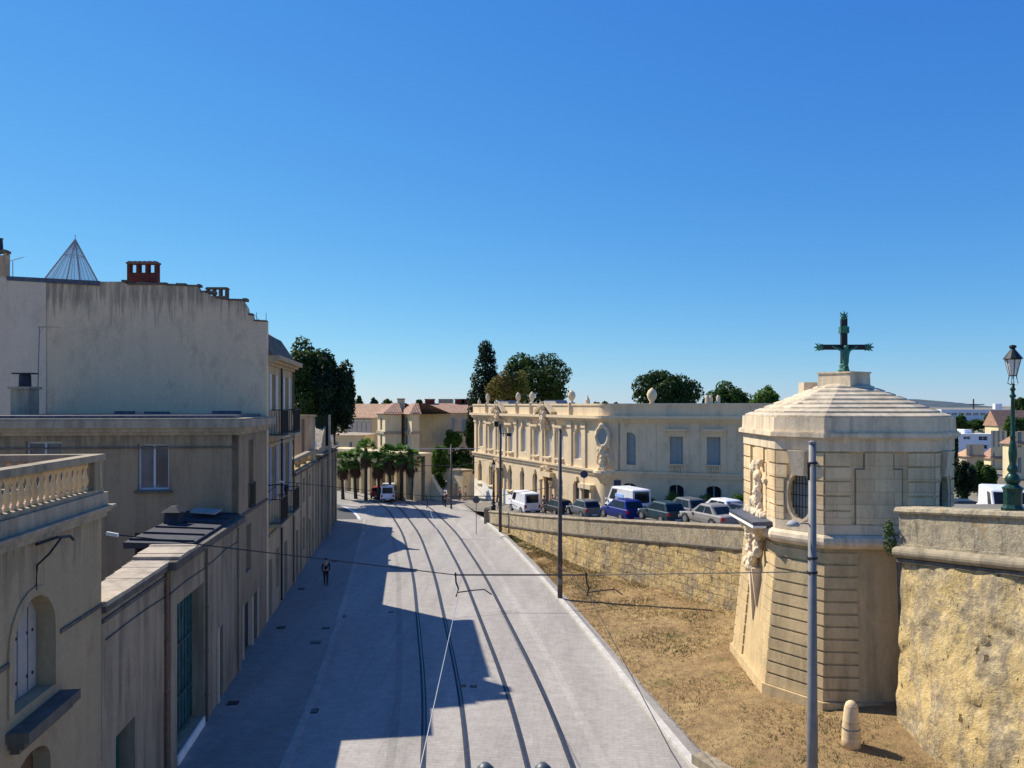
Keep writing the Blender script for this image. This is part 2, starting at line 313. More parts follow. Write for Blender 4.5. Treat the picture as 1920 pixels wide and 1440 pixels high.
def fwall(m,F,s0,s1,z0,z1,ops,dp=.25,d=0):
    S=sorted({s0,s1}|{o[0] for o in ops}|{o[1] for o in ops}); Z=sorted({z0,z1}|{o[2] for o in ops}|{o[3] for o in ops})
    for i in range(len(S)-1):
        for j in range(len(Z)-1):
            cs=(S[i]+S[i+1])/2; cz=(Z[j]+Z[j+1])/2
            if not any(o[0]<cs<o[1] and o[2]<cz<o[3] for o in ops): m.fquad(F,S[i],S[i+1],Z[j],Z[j+1],d)
    for o in ops:
        a,b,c,e=o[:4]; p=F.pt
        m.quad(p(a,c,d),p(a,e,d),p(a,e,d-dp),p(a,c,d-dp)); m.quad(p(b,e,d),p(b,c,d),p(b,c,d-dp),p(b,e,d-dp))
        m.quad(p(a,c,d-dp),p(b,c,d-dp),p(b,c,d),p(a,c,d))
        arch=len(o)>4 and o[4]
        if not arch: m.quad(p(a,e,d),p(b,e,d),p(b,e,d-dp),p(a,e,d-dp))
        else:
            r=(b-a)/2; hh=min(arch if arch is not True else r,e-c); cx=(a+b)/2; n=10; prev=None
            for k in range(n+1):
                t=PI*k/n; x=cx-r*math.cos(t); z=e-hh+hh*math.sin(t)
                if prev:
                    m.quad(p(prev[0],prev[1],d),p(x,z,d),p(x,e,d),p(prev[0],e,d)); m.quad(p(prev[0],prev[1],d),p(prev[0],prev[1],d-dp),p(x,z,d-dp),p(x,z,d))
                prev=(x,z)
    p=F.pt
    m.quad(p(s0,z1,d),p(s1,z1,d),p(s1,z1,d-dp),p(s0,z1,d-dp))
    m.quad(p(s0,z0,d),p(s0,z0,d-dp),p(s0,z1,d-dp),p(s0,z1,d)); m.quad(p(s1,z0,d-dp),p(s1,z0,d),p(s1,z1,d),p(s1,z1,d-dp))
def window(par,F,a,b,c,e,dp=.25,fm='white_frame',pm='glass',nx=2,nz=3,sill=None,lintel=None,fw=.06,d=0,name='window'):
    m=MB(); y0=d-dp+.01; y1=d-dp+.07
    m.fbox(F,a+.002,a+fw,c+.002,e-.002,y0,y1); m.fbox(F,b-fw,b-.002,c+.002,e-.002,y0,y1); m.fbox(F,a+fw,b-fw,c+.002,c+fw,y0,y1); m.fbox(F,a+fw,b-fw,e-fw,e-.002,y0,y1)
    for i in range(1,nx): x=a+(b-a)*i/nx; m.fbox(F,x-fw*.5,x+fw*.5,c+fw,e-fw,y0,y1-.004)
    for j in range(1,nz): z=c+(e-c)*j/nz; m.fbox(F,a+fw,b-fw,z-fw*.25,z+fw*.25,y0,y1-.02)
    w=m.build(name,fm,par)
    m=MB(); m.fbox(F,a+.02,b-.02,c+.02,e-.02,y0-.004,y0+.012); m.build('pane',pm,w)
    if sill: m=MB(); m.fbox(F,a-.12,b+.12,c-.13,c-.003,d-.05,d+.12); m.build('sill',sill,w)
    if lintel: m=MB(); m.fbox(F,a-.2,b+.2,e+.003,e+.18,d-.01,d+.1); m.build('lintel',lintel,w)
    return w
def shutter(par,F,a,b,c,e,d,mat,name='shutter',slats=True):
    m=MB(); m.fbox(F,a,b,c,e,d,d+.04)
    if slats:
        z=c+.12
        while z<e-.14: m.fbox(F,a+.06,b-.06,z,z+.05,d+.04,d+.055); z+=.11
    return m.build(name,mat,par)
def railing(par,F,a,b,z0,z1,d,mat='iron',name='balcony_railing',step=.13,slab=None):
    m=MB()
    for (p,q) in (((a,-0),(a,d)),((a,d),(b,d)),((b,d),(b,0))):
        P=F.pt(p[0],z1,p[1]); Q=F.pt(q[0],z1,q[1]); m.tube([P,Q],.025,6); P2=(P[0],P[1],z0+.08); Q2=(Q[0],Q[1],z0+.08); m.tube([P2,Q2],.02,5)
        L=(Vector(P)-Vector(Q)).length; n=max(1,int(L/step))
        for i in range(n+1): x=Vector(P).lerp(Vector(Q),i/n); m.tube([(x.x,x.y,z0),(x.x,x.y,z1)],.012,4)
    o=m.build(name,mat,par)
    if slab: m=MB(); m.fbox(F,a-.08,b+.08,z0-.16,z0-.002,.003,d+.08); m.build('balcony_slab',slab,par)
    return o
def pX(px,Z): return (px-960)/1440*Z
def pz(py,Z): return CH-(py-760)/1440*Z
def P3(px,py,Z): return (pX(px,Z),Z,pz(py,Z))
# ---------------------------------------------------------------- ground and street
def facX(Z): return -7.64-.132*Z
def interp(tab,z):
    if z<=tab[0][0]: a,b=tab[0],tab[1]
    elif z>=tab[-1][0]: a,b=tab[-2],tab[-1]
    else:
        for a,b in zip(tab,tab[1:]):
            if a[0]<=z<=b[0]: break
    t=(z-a[0])/(b[0]-a[0]); return a[1]+(b[1]-a[1])*t
def smooth_tab(tab,z): return sum(interp(tab,z+k) for k in (-4,-2,0,2,4))/5
KERB=[(5,8.6),(20,6.5),(26.1,5.43),(38.8,3.77),(52.2,1.75),(66,-.6),(77.7,-3.0),(84,-4.6)]
def kx(z): return smooth_tab(KERB,z)
TR=[(5,3.0),(24.56,1.27),(31.1,.59),(52.5,-2.6),(69.6,-5.7),(88,-10.2),(100,-15.2),(112,-24)]
def trx(z,off=0):
    x=smooth_tab(TR,z); dx=(smooth_tab(TR,z+1)-smooth_tab(TR,z-1))/2; k=math.hypot(1,dx); return (x+off/k, z-off*dx/k)
def zter(Z): return max(-.02,min(4.63,9.58-.11*Z)-.22)
g=MB(); g.quad((-6000,-6000,-.12),(6000,-6000,-.12),(6000,9000,-.12),(-6000,9000,-.12)); tag(g.build('ground','dry_ground'),kind='structure')
# plaza beyond the street + road
g=MB(); g.quad((-70,72,-.02),(kx(72)+6,72,-.02),(8,110,-.02),(-70,110,-.02)); tag(g.build('square','paving_dull'),kind='structure')
ZS=[4+2*i for i in range(44)]
def strip(l,r,z,mat,name,zs=ZS,thick=0):
    m=MB(); pts=[]
    for Z in zs:
        a=l(Z); b=r(Z); a=a if isinstance(a,tuple) else (a,Z); b=b if isinstance(b,tuple) else (b,Z); pts.append((a,b))
    for (a,b),(c,d) in zip(pts,pts[1:]):
        if thick: m.hexa([(*a,z-thick),(*b,z-thick),(*d,z-thick),(*c,z-thick),(*a,z),(*b,z),(*d,z),(*c,z)])
        else: m.quad((*a,z),(*b,z),(*d,z),(*c,z))
    return tag(m.build(name,mat),kind='structure')
strip(lambda Z:facX(Z)-1,lambda Z:kx(Z),0,'paving','road')
WL=[(5,-5.5),(24.8,-7.3),(27.7,-7.6),(32.7,-8.1),(43.4,-9.6),(54.4,-11.2),(78,-14.9)]
wl=lambda Z:smooth_tab(WL,Z)
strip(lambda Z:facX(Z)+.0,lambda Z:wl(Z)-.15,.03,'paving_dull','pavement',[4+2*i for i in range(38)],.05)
strip(lambda Z:wl(Z)-.15,lambda Z:wl(Z)+.12,.035,'paving_pale','gutter_edge',[4+2*i for i in range(38)],.05)
strip(lambda Z:trx(Z,-5.35)[0],lambda Z:trx(Z,-5.05)[0],.004,'paving_dull','drain_channel',[4+2*i for i in range(36)])
strip(lambda Z:trx(Z,1.55)[0],lambda Z:trx(Z,1.9)[0],.004,'paving_pale','paving_band',[4+2*i for i in range(38)])
strip(lambda Z:kx(Z),lambda Z:kx(Z)+.28,.13,'kerb_stone','kerb',[5+1.5*i for i in range(50)],.2)
strip(lambda Z:kx(Z)+.28,lambda Z:kx(Z)+.62+max(0,(34-Z)*.02),.08,'paving_dull','kerb_strip',[5+1.5*i for i in range(50)],.2)
# tram tracks : two rails each, grooved steel in a dark joint
for k,(off,lab) in enumerate(((-3.35,'left'),(0,'right'))):
    for s in (-.72,.72):
        m=MB(); zs=[4+1.5*i for i in range(70)]
        for A,B in zip(zs,zs[1:]):
            for (o0,o1,zz) in ((-.11,-.035,.006),(-.035,.035,.013),(.035,.085,.006)):
                a=trx(A,off+s+o0); b=trx(A,off+s+o1); c=trx(B,off+s+o0); d=trx(B,off+s+o1)
                m.quad((*a,zz),(*b,zz),(*d,zz),(*c,zz))
        o=m.build('tram_rail','steel'); tag(o,kind='structure')
        o.data.materials.append(M['rubber'])
        for i,p in enumerate(o.data.polygons):
            if i%3!=1: p.material_index=1
# ---------------------------------------------------------------- dry lawn slope
WBASE=[(30,13.5),(40,11.7),(46,8.6),(52.9,5.1),(62,1.9),(71,-1.0),(76,-2.5)]
def wbx(z): return interp(WBASE,z)
def gz(x,Z):
    k=max(0,x-kx(Z)-.5); z=.125*k*min(1,1.15-max(0,Z-55)*.02)
    z=min(z,1.25+.0*k)
    if Z<26: z-=.12*(26-Z)*min(1,max(0,(x-10)/3))
    return z+.05
m=MB(); NX=60; zs=[6+.75*i for i in range(94)]; 
for Z in zs:
    l=kx(Z)+.5; r=max(wbx(Z)+.9,l+.4) if Z>33 else 19
    for i in range(NX+1):
        x=l+(r-l)*i/NX; m.v.append((x,Z,gz(x,Z)+.07*noise.noise(Vector((x*.5,Z*.5,0)))*min(1,i/6)+.02*noise.noise(Vector((x*3,Z*3,5)))*min(1,i/3)))
for j in range(len(zs)-1):
    for i in range(NX): a=j*(NX+1)+i; m.f.append((a,a+1,a+NX+2,a+NX+1))
tag(m.build('lawn','dry_lawn',smooth=True),kind='structure')
def tufts(name,mat,n,region,hmin,hmax,seed,lab,ok=lambda x,z:True):
    r=random.Random(seed); m=MB(); c=0
    while c<n:
        Z=r.uniform(region[0],region[1]); x=r.uniform(kx(Z)+.6,(wbx(Z) if Z>33 else 16))
        if not ok(x,Z): 
            if r.random()<.9: continue
        z=gz(x,Z)-.02; c+=1
        for k in range(3):
            a=r.uniform(0,2*PI); h=r.uniform(hmin,hmax); lx=r.uniform(-.06,.06); ly=r.uniform(-.06,.06); w=.014
            bx=x+r.uniform(-.05,.05); by=Z+r.uniform(-.05,.05)
            m.quad((bx-w*math.cos(a),by-w*math.sin(a),z),(bx+w*math.cos(a),by+w*math.sin(a),z),(bx+lx,by+ly,z+h))
    o=m.build(name,mat); tag(o,lab,'grass',kind='stuff')
tufts('dry_grass','straw',26000,(19,60),.03,.10,3,'dry straw coloured grass blades scattered over the lawn slope')
def wz(x,Z): return noise.noise(Vector((x*.35+4,Z*.35,2)))>.18 or (Z>33 and x>wbx(Z)-1.0) or (24.5<Z<27 and x>10.4)
tufts('green_weeds','weed',5200,(22,68),.04,.16,5,'green weeds growing in patches along the foot of the walls',wz)
# ================================================================ LEFT SIDE OF THE STREET
FL=F((facX(0),0),(facX(100),100))         # street facades, travelling away from the camera; outward = street
def SZ(Z): return Z/FL.u.y                # arc position on the facade line for a depth Z
def back(Z,dist): p=FL.pt(SZ(Z),0,-dist); return (p[0],p[1])
BZ=14.2
# ---- 1. house with balustraded terrace
z1=18.97
h=thing('terrace_house','beige rendered house with stone balustrade round its roof terrace and an arched shuttered window','house',(*back(12,3),0))
m=MB(); s0,s1=SZ(8),SZ(z1)
ops=[(SZ(14.75),SZ(16.45),5.62,7.72,.85),(SZ(14.75),SZ(16.3),2.2,4.62,.5),(SZ(17.6),SZ(18.0),1.2,1.25)]
ops=ops[:2]
fwall(m,FL,s0,s1,-.1,8.85,ops,.38)
bx=[FL.xy(s0,-.4),FL.xy(s1,-.4),FL.xy(s1,-9),FL.xy(s0,-9)]; m.prism(bx,-.1,8.84)
m.quad(FL.pt(s1,-.1,0),FL.pt(s1,-.1,-9),FL.pt(s1,8.84,-9),FL.pt(s1,8.84,0))
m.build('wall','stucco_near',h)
m=MB()   # cornice, profile steps
for d,a,b in ((.10,8.86,8.98),(.17,8.983,9.08),(.26,9.083,9.14),(.12,9.143,9.46)): 
    m.prism([FL.xy(s0,d),FL.xy(s1+d,d),FL.xy(s1+d,-9),FL.xy(s0,-9)],a,b)
m.build('cornice','stone_grey',h)
m=MB(); m.fbox(FL,SZ(16.45)+.21,s1,6.64,6.72,0.002,.05); m.build('string_course','stone_dark',h); m=MB(); m.fbox(FL,s0,SZ(14.75)-.21,6.64,6.72,0.002,.05); m.build('string_course','stone_dark',h)
m=MB(); m.prism([FL.xy(s0,.08),FL.xy(s1+.06,.08),FL.xy(s1+.06,-.26),FL.xy(s0,-.26)],10.24,10.4)
m.prism([FL.xy(s1-.27,-.262),FL.xy(s1+.06,-.262),FL.xy(s1+.06,-8.6),FL.xy(s1-.27,-8.6)],10.24,10.4); m.build('handrail','coping',h)
m=MB(); m.fbox(FL,s0,s1,9.463,9.56,-.22,.06); m.fbox(FL,s1-.26,s1+.04,9.463,9.56,-8.6,-.223); m.build('balustrade_plinth','coping',h)
m=MB(); m.fbox(FL,s1-.55,s1+.04,9.563,10.238,-.24,.05); m.build('corner_pier','stucco_near',h)
m=MB(); m.fbox(FL,s1-.26,s1+.03,9.563,10.238,-8.5,-8.2); m.build('corner_pier','stucco_near',h)
prof=[(.06,0),(.06,.05),(.035,.09),(.07,.2),(.075,.26),(.038,.42),(.028,.5),(.05,.56),(.06,.6),(.06,.67)]
M['baluster']=stucco('baluster',(.62,.47,.27),.6,.5,.3)
s=s1-.72
while s>SZ(13.4):
    m=MB(); q=FL.xy(s,-.09); m.lathe(prof,q[0],q[1],9.562,10); m.build('baluster','baluster',h,smooth=True); s-=.275
d=-.5
while d>-8: m=MB(); q=FL.xy(s1-.11,d); m.lathe(prof,q[0],q[1],9.562,8); m.build('baluster','baluster',h,smooth=True); d-=.26
m=MB(); m.prism([FL.xy(s0,-.4),FL.xy(s1-.3,-.4),FL.xy(s1-.3,-8.4),FL.xy(s0,-8.4)],9.462,9.5); m.build('terrace_floor','roof_tile',h)
a,b=SZ(14.75),SZ(16.45)
m=MB(); m.fbox(FL,a+.01,a+(b-a)*.96,5.64,7.71,-.375,-.33)
wd=m.build('window','shutter_grey',h)
m=MB()
for i in range(1,4): x=a+(b-a)*i/4; m.fbox(FL,x-.012,x+.012,5.66,7.4,-.33,-.322)
m.build('batten','stone_dark',wd)
for zz in (5.95,6.85):
    for i in (1,2,3,5,6): m=MB(); x=a+(b-a)*(i*.13+.08); m.fbox(FL,x-.02,x+.02,zz,zz+.06,-.33,-.31); m.build('shutter_stud','iron',wd)
m=MB(); m.fbox(FL,a+.01,b-.01,2.22,4.6,-.375,-.35); m.build('window','wood_brown',h)
# arched stone surround
m=MB(); r=(b-a)/2; cx=(a+b)/2; zc=7.72-.85; n=12
for k in range(n):
    t0=PI*k/n; t1=PI*(k+1)/n
    def q(t,rr,d): return FL.pt(cx-rr*math.cos(t),zc+(.85+rr-r)*math.sin(t),d)
    m.hexa([q(t0,r+.01,.003),q(t1,r+.01,.003),q(t1,r+.01,.035),q(t0,r+.01,.035),q(t0,r+.2,.003),q(t1,r+.2,.003),q(t1,r+.2,.035),q(t0,r+.2,.035)])
m.fbox(FL,b+.01,b+.2,5.62,zc,.003,.035); m.fbox(FL,a-.2,a-.01,5.62,zc,.003,.035); m.build('window_surround','stucco_near',h)
m=MB(); m.fbox(FL,a-.28,b+.3,5.2,5.4,.003,.42); m.fbox(FL,a-.2,b+.22,5.06,5.197,.003,.30); m.fbox(FL,a-.1,b+.12,4.93,5.057,.003,.16); m.build('window_ledge','stone_dark',h)
m=MB(); zz=11.6-242/1440*15.9
m.tube([FL.pt(SZ(15.6),7.85,.03),FL.pt(SZ(15.6),8.35,.05),FL.pt(SZ(15.8),8.55,.2),FL.pt(SZ(16.1),8.82,.3)],.022,6)
m.tube([FL.pt(SZ(15.45),8.8,.1),FL.pt(SZ(15.9),8.86,.3),FL.pt(SZ(16.4),8.8,.35),FL.pt(SZ(16.55),8.7,.35)],.032,6); m.build('wall_bracket','iron',h)
# ---- 2. courtyard wall along the street
za,zb=z1+.02,33.9
h=thing('courtyard_wall','stained courtyard wall with tiled coping and a deep teal gate, beside the balustraded house','wall',(*FL.xy(SZ(25),-.3),0))
m=MB(); zst=24.0
fwall(m,FL,SZ(za),SZ(zst),-.1,6.45,[(SZ(19.9),SZ(21.3),.05,3.0)],.5,0)
fwall(m,FL,SZ(zst)+.001,SZ(zb),-.1,6.45,[(SZ(24.65),SZ(27.8),.35,5.2),(SZ(29.9),SZ(30.7),.05,2.85)],.5,.14)
m.fbox(FL,SZ(za),SZ(zb),-.1,6.45,-1.1,-.505)
m.build('wall','stucco_yard',h)
m=MB(); m.fbox(FL,SZ(za),SZ(zst)-.01,6.453,6.62,-.6,.10); m.fbox(FL,SZ(zst)-.15,SZ(zb)-.01,6.453,6.72,-1.15,.34); m.fbox(FL,SZ(za),SZ(zst)-.16,6.2,6.3,.003,.05); m.build('cornice','stone_dark',h)
m=MB()   # tile coping sloping back to the yard
p=FL.pt; e=SZ(26.3)
rr=random.Random(8); s=SZ(za)
while s<e-.05:
    s2=min(s+rr.uniform(.5,.95),e); w0=.12 if s<SZ(zst)-.2 else .36; zz=(6.622 if w0<.2 else 6.722); k=rr.uniform(0,.03); wb=-.75-.45*(s-SZ(za))/(e-SZ(za))
    m.hexa([p(s,zz,w0),p(s2-.015,zz,w0),p(s2-.015,zz,wb),p(s,zz,wb),p(s,zz+.09+k,w0),p(s2-.015,zz+.09+k,w0),p(s2-.015,zz+.12+k,wb),p(s,zz+.12+k,wb)]); s=s2
m.build('slab_coping','slab_top',h)
m=MB(); g0,g1=SZ(24.65),SZ(27.8); m.fbox(FL,g0+.003,g1-.003,.36,5.19,-.35,-.30); gt=m.build('gate','teal',h)
m=MB()
for i in range(0,9): x=g0+.05+(g1-g0-.1)*i/8; m.fbox(FL,x-.03,x+.03,.4,5.1,-.30,-.26)
for zz in (.4,1.6,3.4,5.0): m.fbox(FL,g0+.05,g1-.05,zz,zz+.1,-.258,-.24)
m.build('gate_batten','teal',gt)
m=MB(); m.fbox(FL,g0-.0,g1+0,.0,.34,-.5,.2); m.build('gate_step','whitewash',h)
m=MB(); m.fbox(FL,SZ(19.9)+.003,SZ(21.3)-.003,.06,2.99,-.48,-.42); dd=m.build('door','teal',h); m=MB(); x=(SZ(19.9)+SZ(21.3))/2; m.fbox(FL,x-.02,x+.02,.1,2.9,-.42,-.4); m.build('door_joint','stone_dark',dd)
m=MB(); m.fbox(FL,SZ(29.9)+.003,SZ(30.7)-.003,.06,2.84,-.35,-.3); m.build('door','wood_brown',h); m=MB(); m.fbox(FL,SZ(29.9)-.16,SZ(29.9)-.003,.0,2.95,.143,.2); m.build('door_jamb','stucco_white',h)
for Z,zt,mt in ((23.85,6.4,'rust'),(27.98,6.4,'stone_dark'),(33.2,6.3,'stucco_yard')):
    m=MB(); dd=.07 if Z<24 else .21; m.tube([FL.pt(SZ(Z),.1,dd),FL.pt(SZ(Z),zt,dd)],.05,8)
    for zz in (1,2.6,4.2,5.8): m.tube([FL.pt(SZ(Z),zz,dd),FL.pt(SZ(Z),zz+.08,dd)],.07,8)
    m.build('downpipe',mt,h)
# small roof with skylight-like glazing leaning on the inside of the wall
h=thing('lean_to_roof','low dark zinc roof with a chimney hood behind the courtyard wall','roof',(*FL.xy(SZ(31),-2),0))
m=MB(); a,b=SZ(26.35),SZ(zb)-.02
m.hexa([p(a,6.73,.1),p(b,6.73,.1),p(b,6.73,-2.1),p(a,6.73,-2.1),p(a,6.83,.1),p(b,6.83,.1),p(b,6.98,-2.1),p(a,6.95,-2.1)]); m.build('roof_slope','darkroof',h)
m=MB()
for i in range(6): x=a+.4+(b-a-.8)*i/5; m.hexa([p(x,6.84,.1),p(x+.05,6.84,.1),p(x+.05,6.9,-2.05),p(x,6.9,-2.05),p(x,6.9,.1),p(x+.05,6.9,.1),p(x+.05,7.03,-2.05),p(x,7.03,-2.05)])
m.build('roof_seam','darkroof',h)
m=MB(); q=FL.pt(SZ(30.6),7.1,-1.7); m.prism([(q[0]-.3,q[1]-.3),(q[0]+.3,q[1]-.3),(q[0]+.3,q[1]+.3),(q[0]-.3,q[1]+.3)],6.9,7.4,.85); m.prism([(q[0]-.38,q[1]-.38),(q[0]+.38,q[1]-.38),(q[0]+.38,q[1]+.38),(q[0]-.38,q[1]+.38)],7.403,7.62,.3); m.build('chimney_hood','darkroof',h)
m=MB(); m.hexa([p(SZ(32.0),7.05,-.5),p(SZ(33.2),7.05,-.5),p(SZ(33.2),7.15,-1.5),p(SZ(32.0),7.15,-1.5),p(SZ(32.0),7.12,-.5),p(SZ(33.2),7.12,-.5),p(SZ(33.2),7.22,-1.5),p(SZ(32.0),7.22,-1.5)]); m.build('roof_window','paving_pale',h)
# ---- 3. house with gable and cornice facing the camera
GA=back(33.9,11.5); GB=back(33.9,0); FG=F(GA,GB); 
h=thing('courtyard_house','stained beige house with heavy dark cornice and white framed windows, behind the courtyard wall','house',(*back(36,3),0))
m=MB(); Zb=40.78; sb=SZ(Zb); sa=SZ(33.9)
def gs(px): # along-gable coordinate for pixel column
    best=min(range(0,1151),key=lambda i:abs(960+1440*FG.pt(i/100,0)[0]/FG.pt(i/100,0)[1]-px)); return best/100
def gzp(px,py): q=FG.pt(gs(px),0); return pz(py,q[1])
wA=(gs(258),gs(317),gzp(288,919),gzp(288,832)); wB=(gs(48),gs(117),gzp(80,915),gzp(80,828)); wC=(gs(253),gs(300),gzp(276,1085),gzp(276,999))
fwall(m,FG,0,11.5,-.1,10.3,[wA,wB,wC],.25)
wD=(SZ(36.2),SZ(37.3),6.75,9.95); wE=(SZ(35.6),SZ(36.7),3.8,6.0); wF=(SZ(35.0),SZ(38.2),.05,2.4)
fwall(m,FL,sa,sb,-.1,10.3,[wD,wE,wF],.25)
m.prism([FL.xy(sa+.26,-.26),FL.xy(sb,-.26),FL.xy(sb,-11.4),FL.xy(sa+.26,-11.4)],-.1,10.28)
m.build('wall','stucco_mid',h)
window(h,FG,*wA,pm='sky_tint_glass',nz=1,fw=.09,sill='stone_dark'); window(h,FG,*wB,pm='sky_tint_glass',nz=1,fw=.09,sill='stone_dark'); window(h,FG,*wC,pm='black_open',nz=1,fm='stone_dark')
window(h,FL,*wD,pm='glass',fm='stucco_mid'); window(h,FL,*wE,pm='glass',fm='stone_grey')
m=MB(); m.fbox(FL,wF[0]+.01,wF[1]-.01,.06,2.39,-.24,-.2); m.build('garage_door','wood_dark',h)
for q in ((wF[0]-.12,wF[0]-.003,0,2.5,.003,.06),(wF[1]+.003,wF[1]+.12,0,2.5,.003,.06),((wF[0]+wF[1])/2+.4,(wF[0]+wF[1])/2+.6,0,2.39,-.19,.03)): m=MB(); m.fbox(FL,*q); m.build('door_jamb','stucco_white',h)
railing(h,FL,wD[0]-.05,wD[1]+.05,6.75,7.9,.1)
m=MB()
for d,a,b in ((.12,10.303,10.45),(.26,10.453,10.62),(.42,10.623,10.95),(.34,10.953,11.03)):
    m.prism([FG.xy(0,d),FG.xy(11.5+d,d),FL.xy(sb-.01,d),FL.xy(sb-.01,-11),],a,b)
m.build('cornice','stone_grey',h)
m=MB(); m.fbox(FG,0,11.5,9.72,9.80,.002,.05); m.fbox(FL,sa,sb,6.55,6.68,.002,.07); m.build('string_course','stone_dark',h)
m=MB(); m.prism([FG.xy(.3,-.3),FG.xy(11.3,-.3),FL.xy(sb-.1,-.3),FL.xy(sb-.1,-11)],11.032,11.16); m.build('roof','zinc',h)
# things along the base of the tall wall
for i,(px,w_,hh) in enumerate(((90,.3,.4),(240,.9,.14),(300,1.2,.12),(430,1.4,.16))):
    m=MB(); Z=39.9; x=pX(px,Z); m.box(x-w_/2,x+w_/2,Z-.5,Z-.2,11.16,11.16+hh); m.build('roof_flashing','zinc',h)
c=pX(47,36); m=MB(); m.box(c-.42,c+.42,35.6,36.4,11.16,12.35); m.box(c-.5,c+.5,35.5,36.5,12.353,12.47)
ch=m.build('chimney','stone_grey',h)
m=MB(); m.lathe([(.27,0),(.25,.55),(.22,.58)],c,36,12.47,10); m.box(c-.45,c+.45,35.7,36.3,13.06,13.12); m.build('chimney_pot','darkroof',ch)
a_=thing('tv_antenna','tall thin television aerial mast with one horizontal boom, in front of the tall blank wall','antenna',(pX(70,37),37,11.16))
m=MB(); x=pX(70,37); m.tube([(x,37,11.16),(x+.1,37,pz(612,37))],.022,6); m.build('mast','galv',a_)
m=MB(); zt=pz(613,37); m.tube([(x,37,zt),(pX(118,37),36.9,zt-.02)],.018,5)
for i in range(7): xx=x+.15+i*.15; m.tube([(xx,36.75,zt),(xx,37.2,zt)],.009,4)
m.tube([(x+.1,37,zt-.3),(x+.4,36.9,zt+.02)],.012,4); m.build('boom','galv',a_)
# ---- 4. tall house, blank stepped gable
zf=40.8; HA=back(zf,16); HB=back(zf,0); FT=F(HA,HB); LT=16.0
def ts(px):
    lo,hi=-4.,LT
    for _ in range(40):
        mid=(lo+hi)/2; q=FT.pt(mid,0); 
        if 960+1440*q[0]/q[1]<px: lo=mid
        else: hi=mid
    return lo
def tz(px,py): return pz(py,FT.pt(ts(px),0)[1])
h=thing('tall_house','tall house with blank stepped gable, brick chimneys and a glass pyramid on its roof','house',(*back(44,4),0))
prof=[(500,603),(476,601),(474,592),(466,590),(464,577),(455,563),(426,562),(404,559),(388,549),(376,547),(370,536),(330,535),(296,533),(240,533),(228,528),(186,528),(100,522),(20,519),(0,518),(-120,516)]
pts=[(ts(a),tz(a,b)) for a,b in prof]; pts[0]=(LT,pts[0][1])
m=MB(); s_end=pts[-1][0]; T=.45
for (a,za_),(b,zb_) in zip(pts,pts[1:]):
    if abs(a-b)<.02: continue
    m.hexa([FT.pt(b,-.1,0),FT.pt(a,-.1,0),FT.pt(a,-.1,-T),FT.pt(b,-.1,-T),FT.pt(b,zb_,0),FT.pt(a,za_,0),FT.pt(a,za_,-T),FT.pt(b,zb_,-T)])
m.build('gable_wall','stucco_tall',h)
m=MB(); xb=ts(87); m.hexa([FT.pt(s_end,10.9,.06),FT.pt(xb,10.9,.06),FT.pt(xb,10.9,.002),FT.pt(s_end,10.9,.002),FT.pt(s_end,tz(0,519),.06),FT.pt(xb,tz(87,524),.06),FT.pt(xb,tz(87,524),.002),FT.pt(s_end,tz(0,519),.002)]); m.build('render_panel','stucco_white',h)
m=MB()  # worn coping, uneven stones
rr=random.Random(4)
for (a,za_),(b,zb_) in zip(pts[:14],pts[1:15]):
    if a-b<.1: continue
    s=b
    while s<a-.05:
        e_=min(a,s+rr.uniform(.25,.6)); f=(s-b)/(a-b); zz=zb_+(za_-zb_)*f; m.fbox(FT,s,e_-.015,zz-.03,zz+rr.uniform(.04,.13),-T-.05,.05); s=e_
m.build('coping','stone_dark',h)
m=MB(); m.hexa([FT.pt(ts(14),tz(14,526),.08),FT.pt(ts(187),tz(187,536),.08),FT.pt(ts(187),tz(187,536),-.5),FT.pt(ts(14),tz(14,526),-.5),FT.pt(ts(14),tz(14,518),.08),FT.pt(ts(187),tz(187,527),.08),FT.pt(ts(187),tz(187,527),-.5),FT.pt(ts(14),tz(14,518),-.5)]); m.build('gutter','zinc',h)
# body behind the gable
m=MB(); s0,s1=SZ(zf)+T,SZ(49.6)
def col2(zlist): return zlist
winT=[(SZ(42.0),SZ(43.3),11.3,13.3),(SZ(46.4),SZ(47.9),11.3,13.3),(SZ(42.0),SZ(43.3),6.3,9.3),(SZ(46.4),SZ(47.9),6.3,9.3),(SZ(42.0),SZ(43.3),1.2,3.6),(SZ(46.2),SZ(47.6),.05,3.3)]
winT[4]=(SZ(41.3),SZ(42.4),.05,3.2); winT.append((SZ(43.6),SZ(44.6),1.2,3.4))
fwall(m,FL,SZ(zf)+T,s1,-.1,14.0,winT,.25)
m.prism([FL.xy(s0,-.26),FL.xy(s1,-.26),FL.xy(s1,-15.5),FL.xy(s0,-15.5)],-.1,13.99)
m.quad(FL.pt(s1,-.1,0),FL.pt(s1,-.1,-.3),FL.pt(s1,14,-.3),FL.pt(s1,14,0))
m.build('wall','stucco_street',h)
for i,wn in enumerate(winT):
    window(h,FL,*wn,pm='glass',fm='white_frame')
    if i<2:
        for sx in (wn[0]-.52,wn[1]+.02): shutter(h,FL,sx,sx+.5,wn[2],wn[3],.01,'shutter_pale')
        railing(h,FL,wn[0]-.45,wn[1]+.45,9.95,11.35,.65,slab='stucco_street')
    elif i<4:
        for sx in (wn[0]-.62,wn[1]+.02): shutter(h,FL,sx,sx+.6,wn[2],wn[3],.01,'shutter_blue')
        railing(h,FL,wn[0]-.5,wn[1]+.5,5.15,6.5,.6,slab='stucco_street')
m=MB()
for d,a,b in ((.15,13.75,13.9),(.35,13.903,14.05),(.6,14.053,14.3)): m.prism([FL.xy(SZ(zf)+T,d),FL.xy(s1+d*.6,d),FL.xy(s1+d*.6,-1),FL.xy(SZ(zf)+T,-1)],a,b)
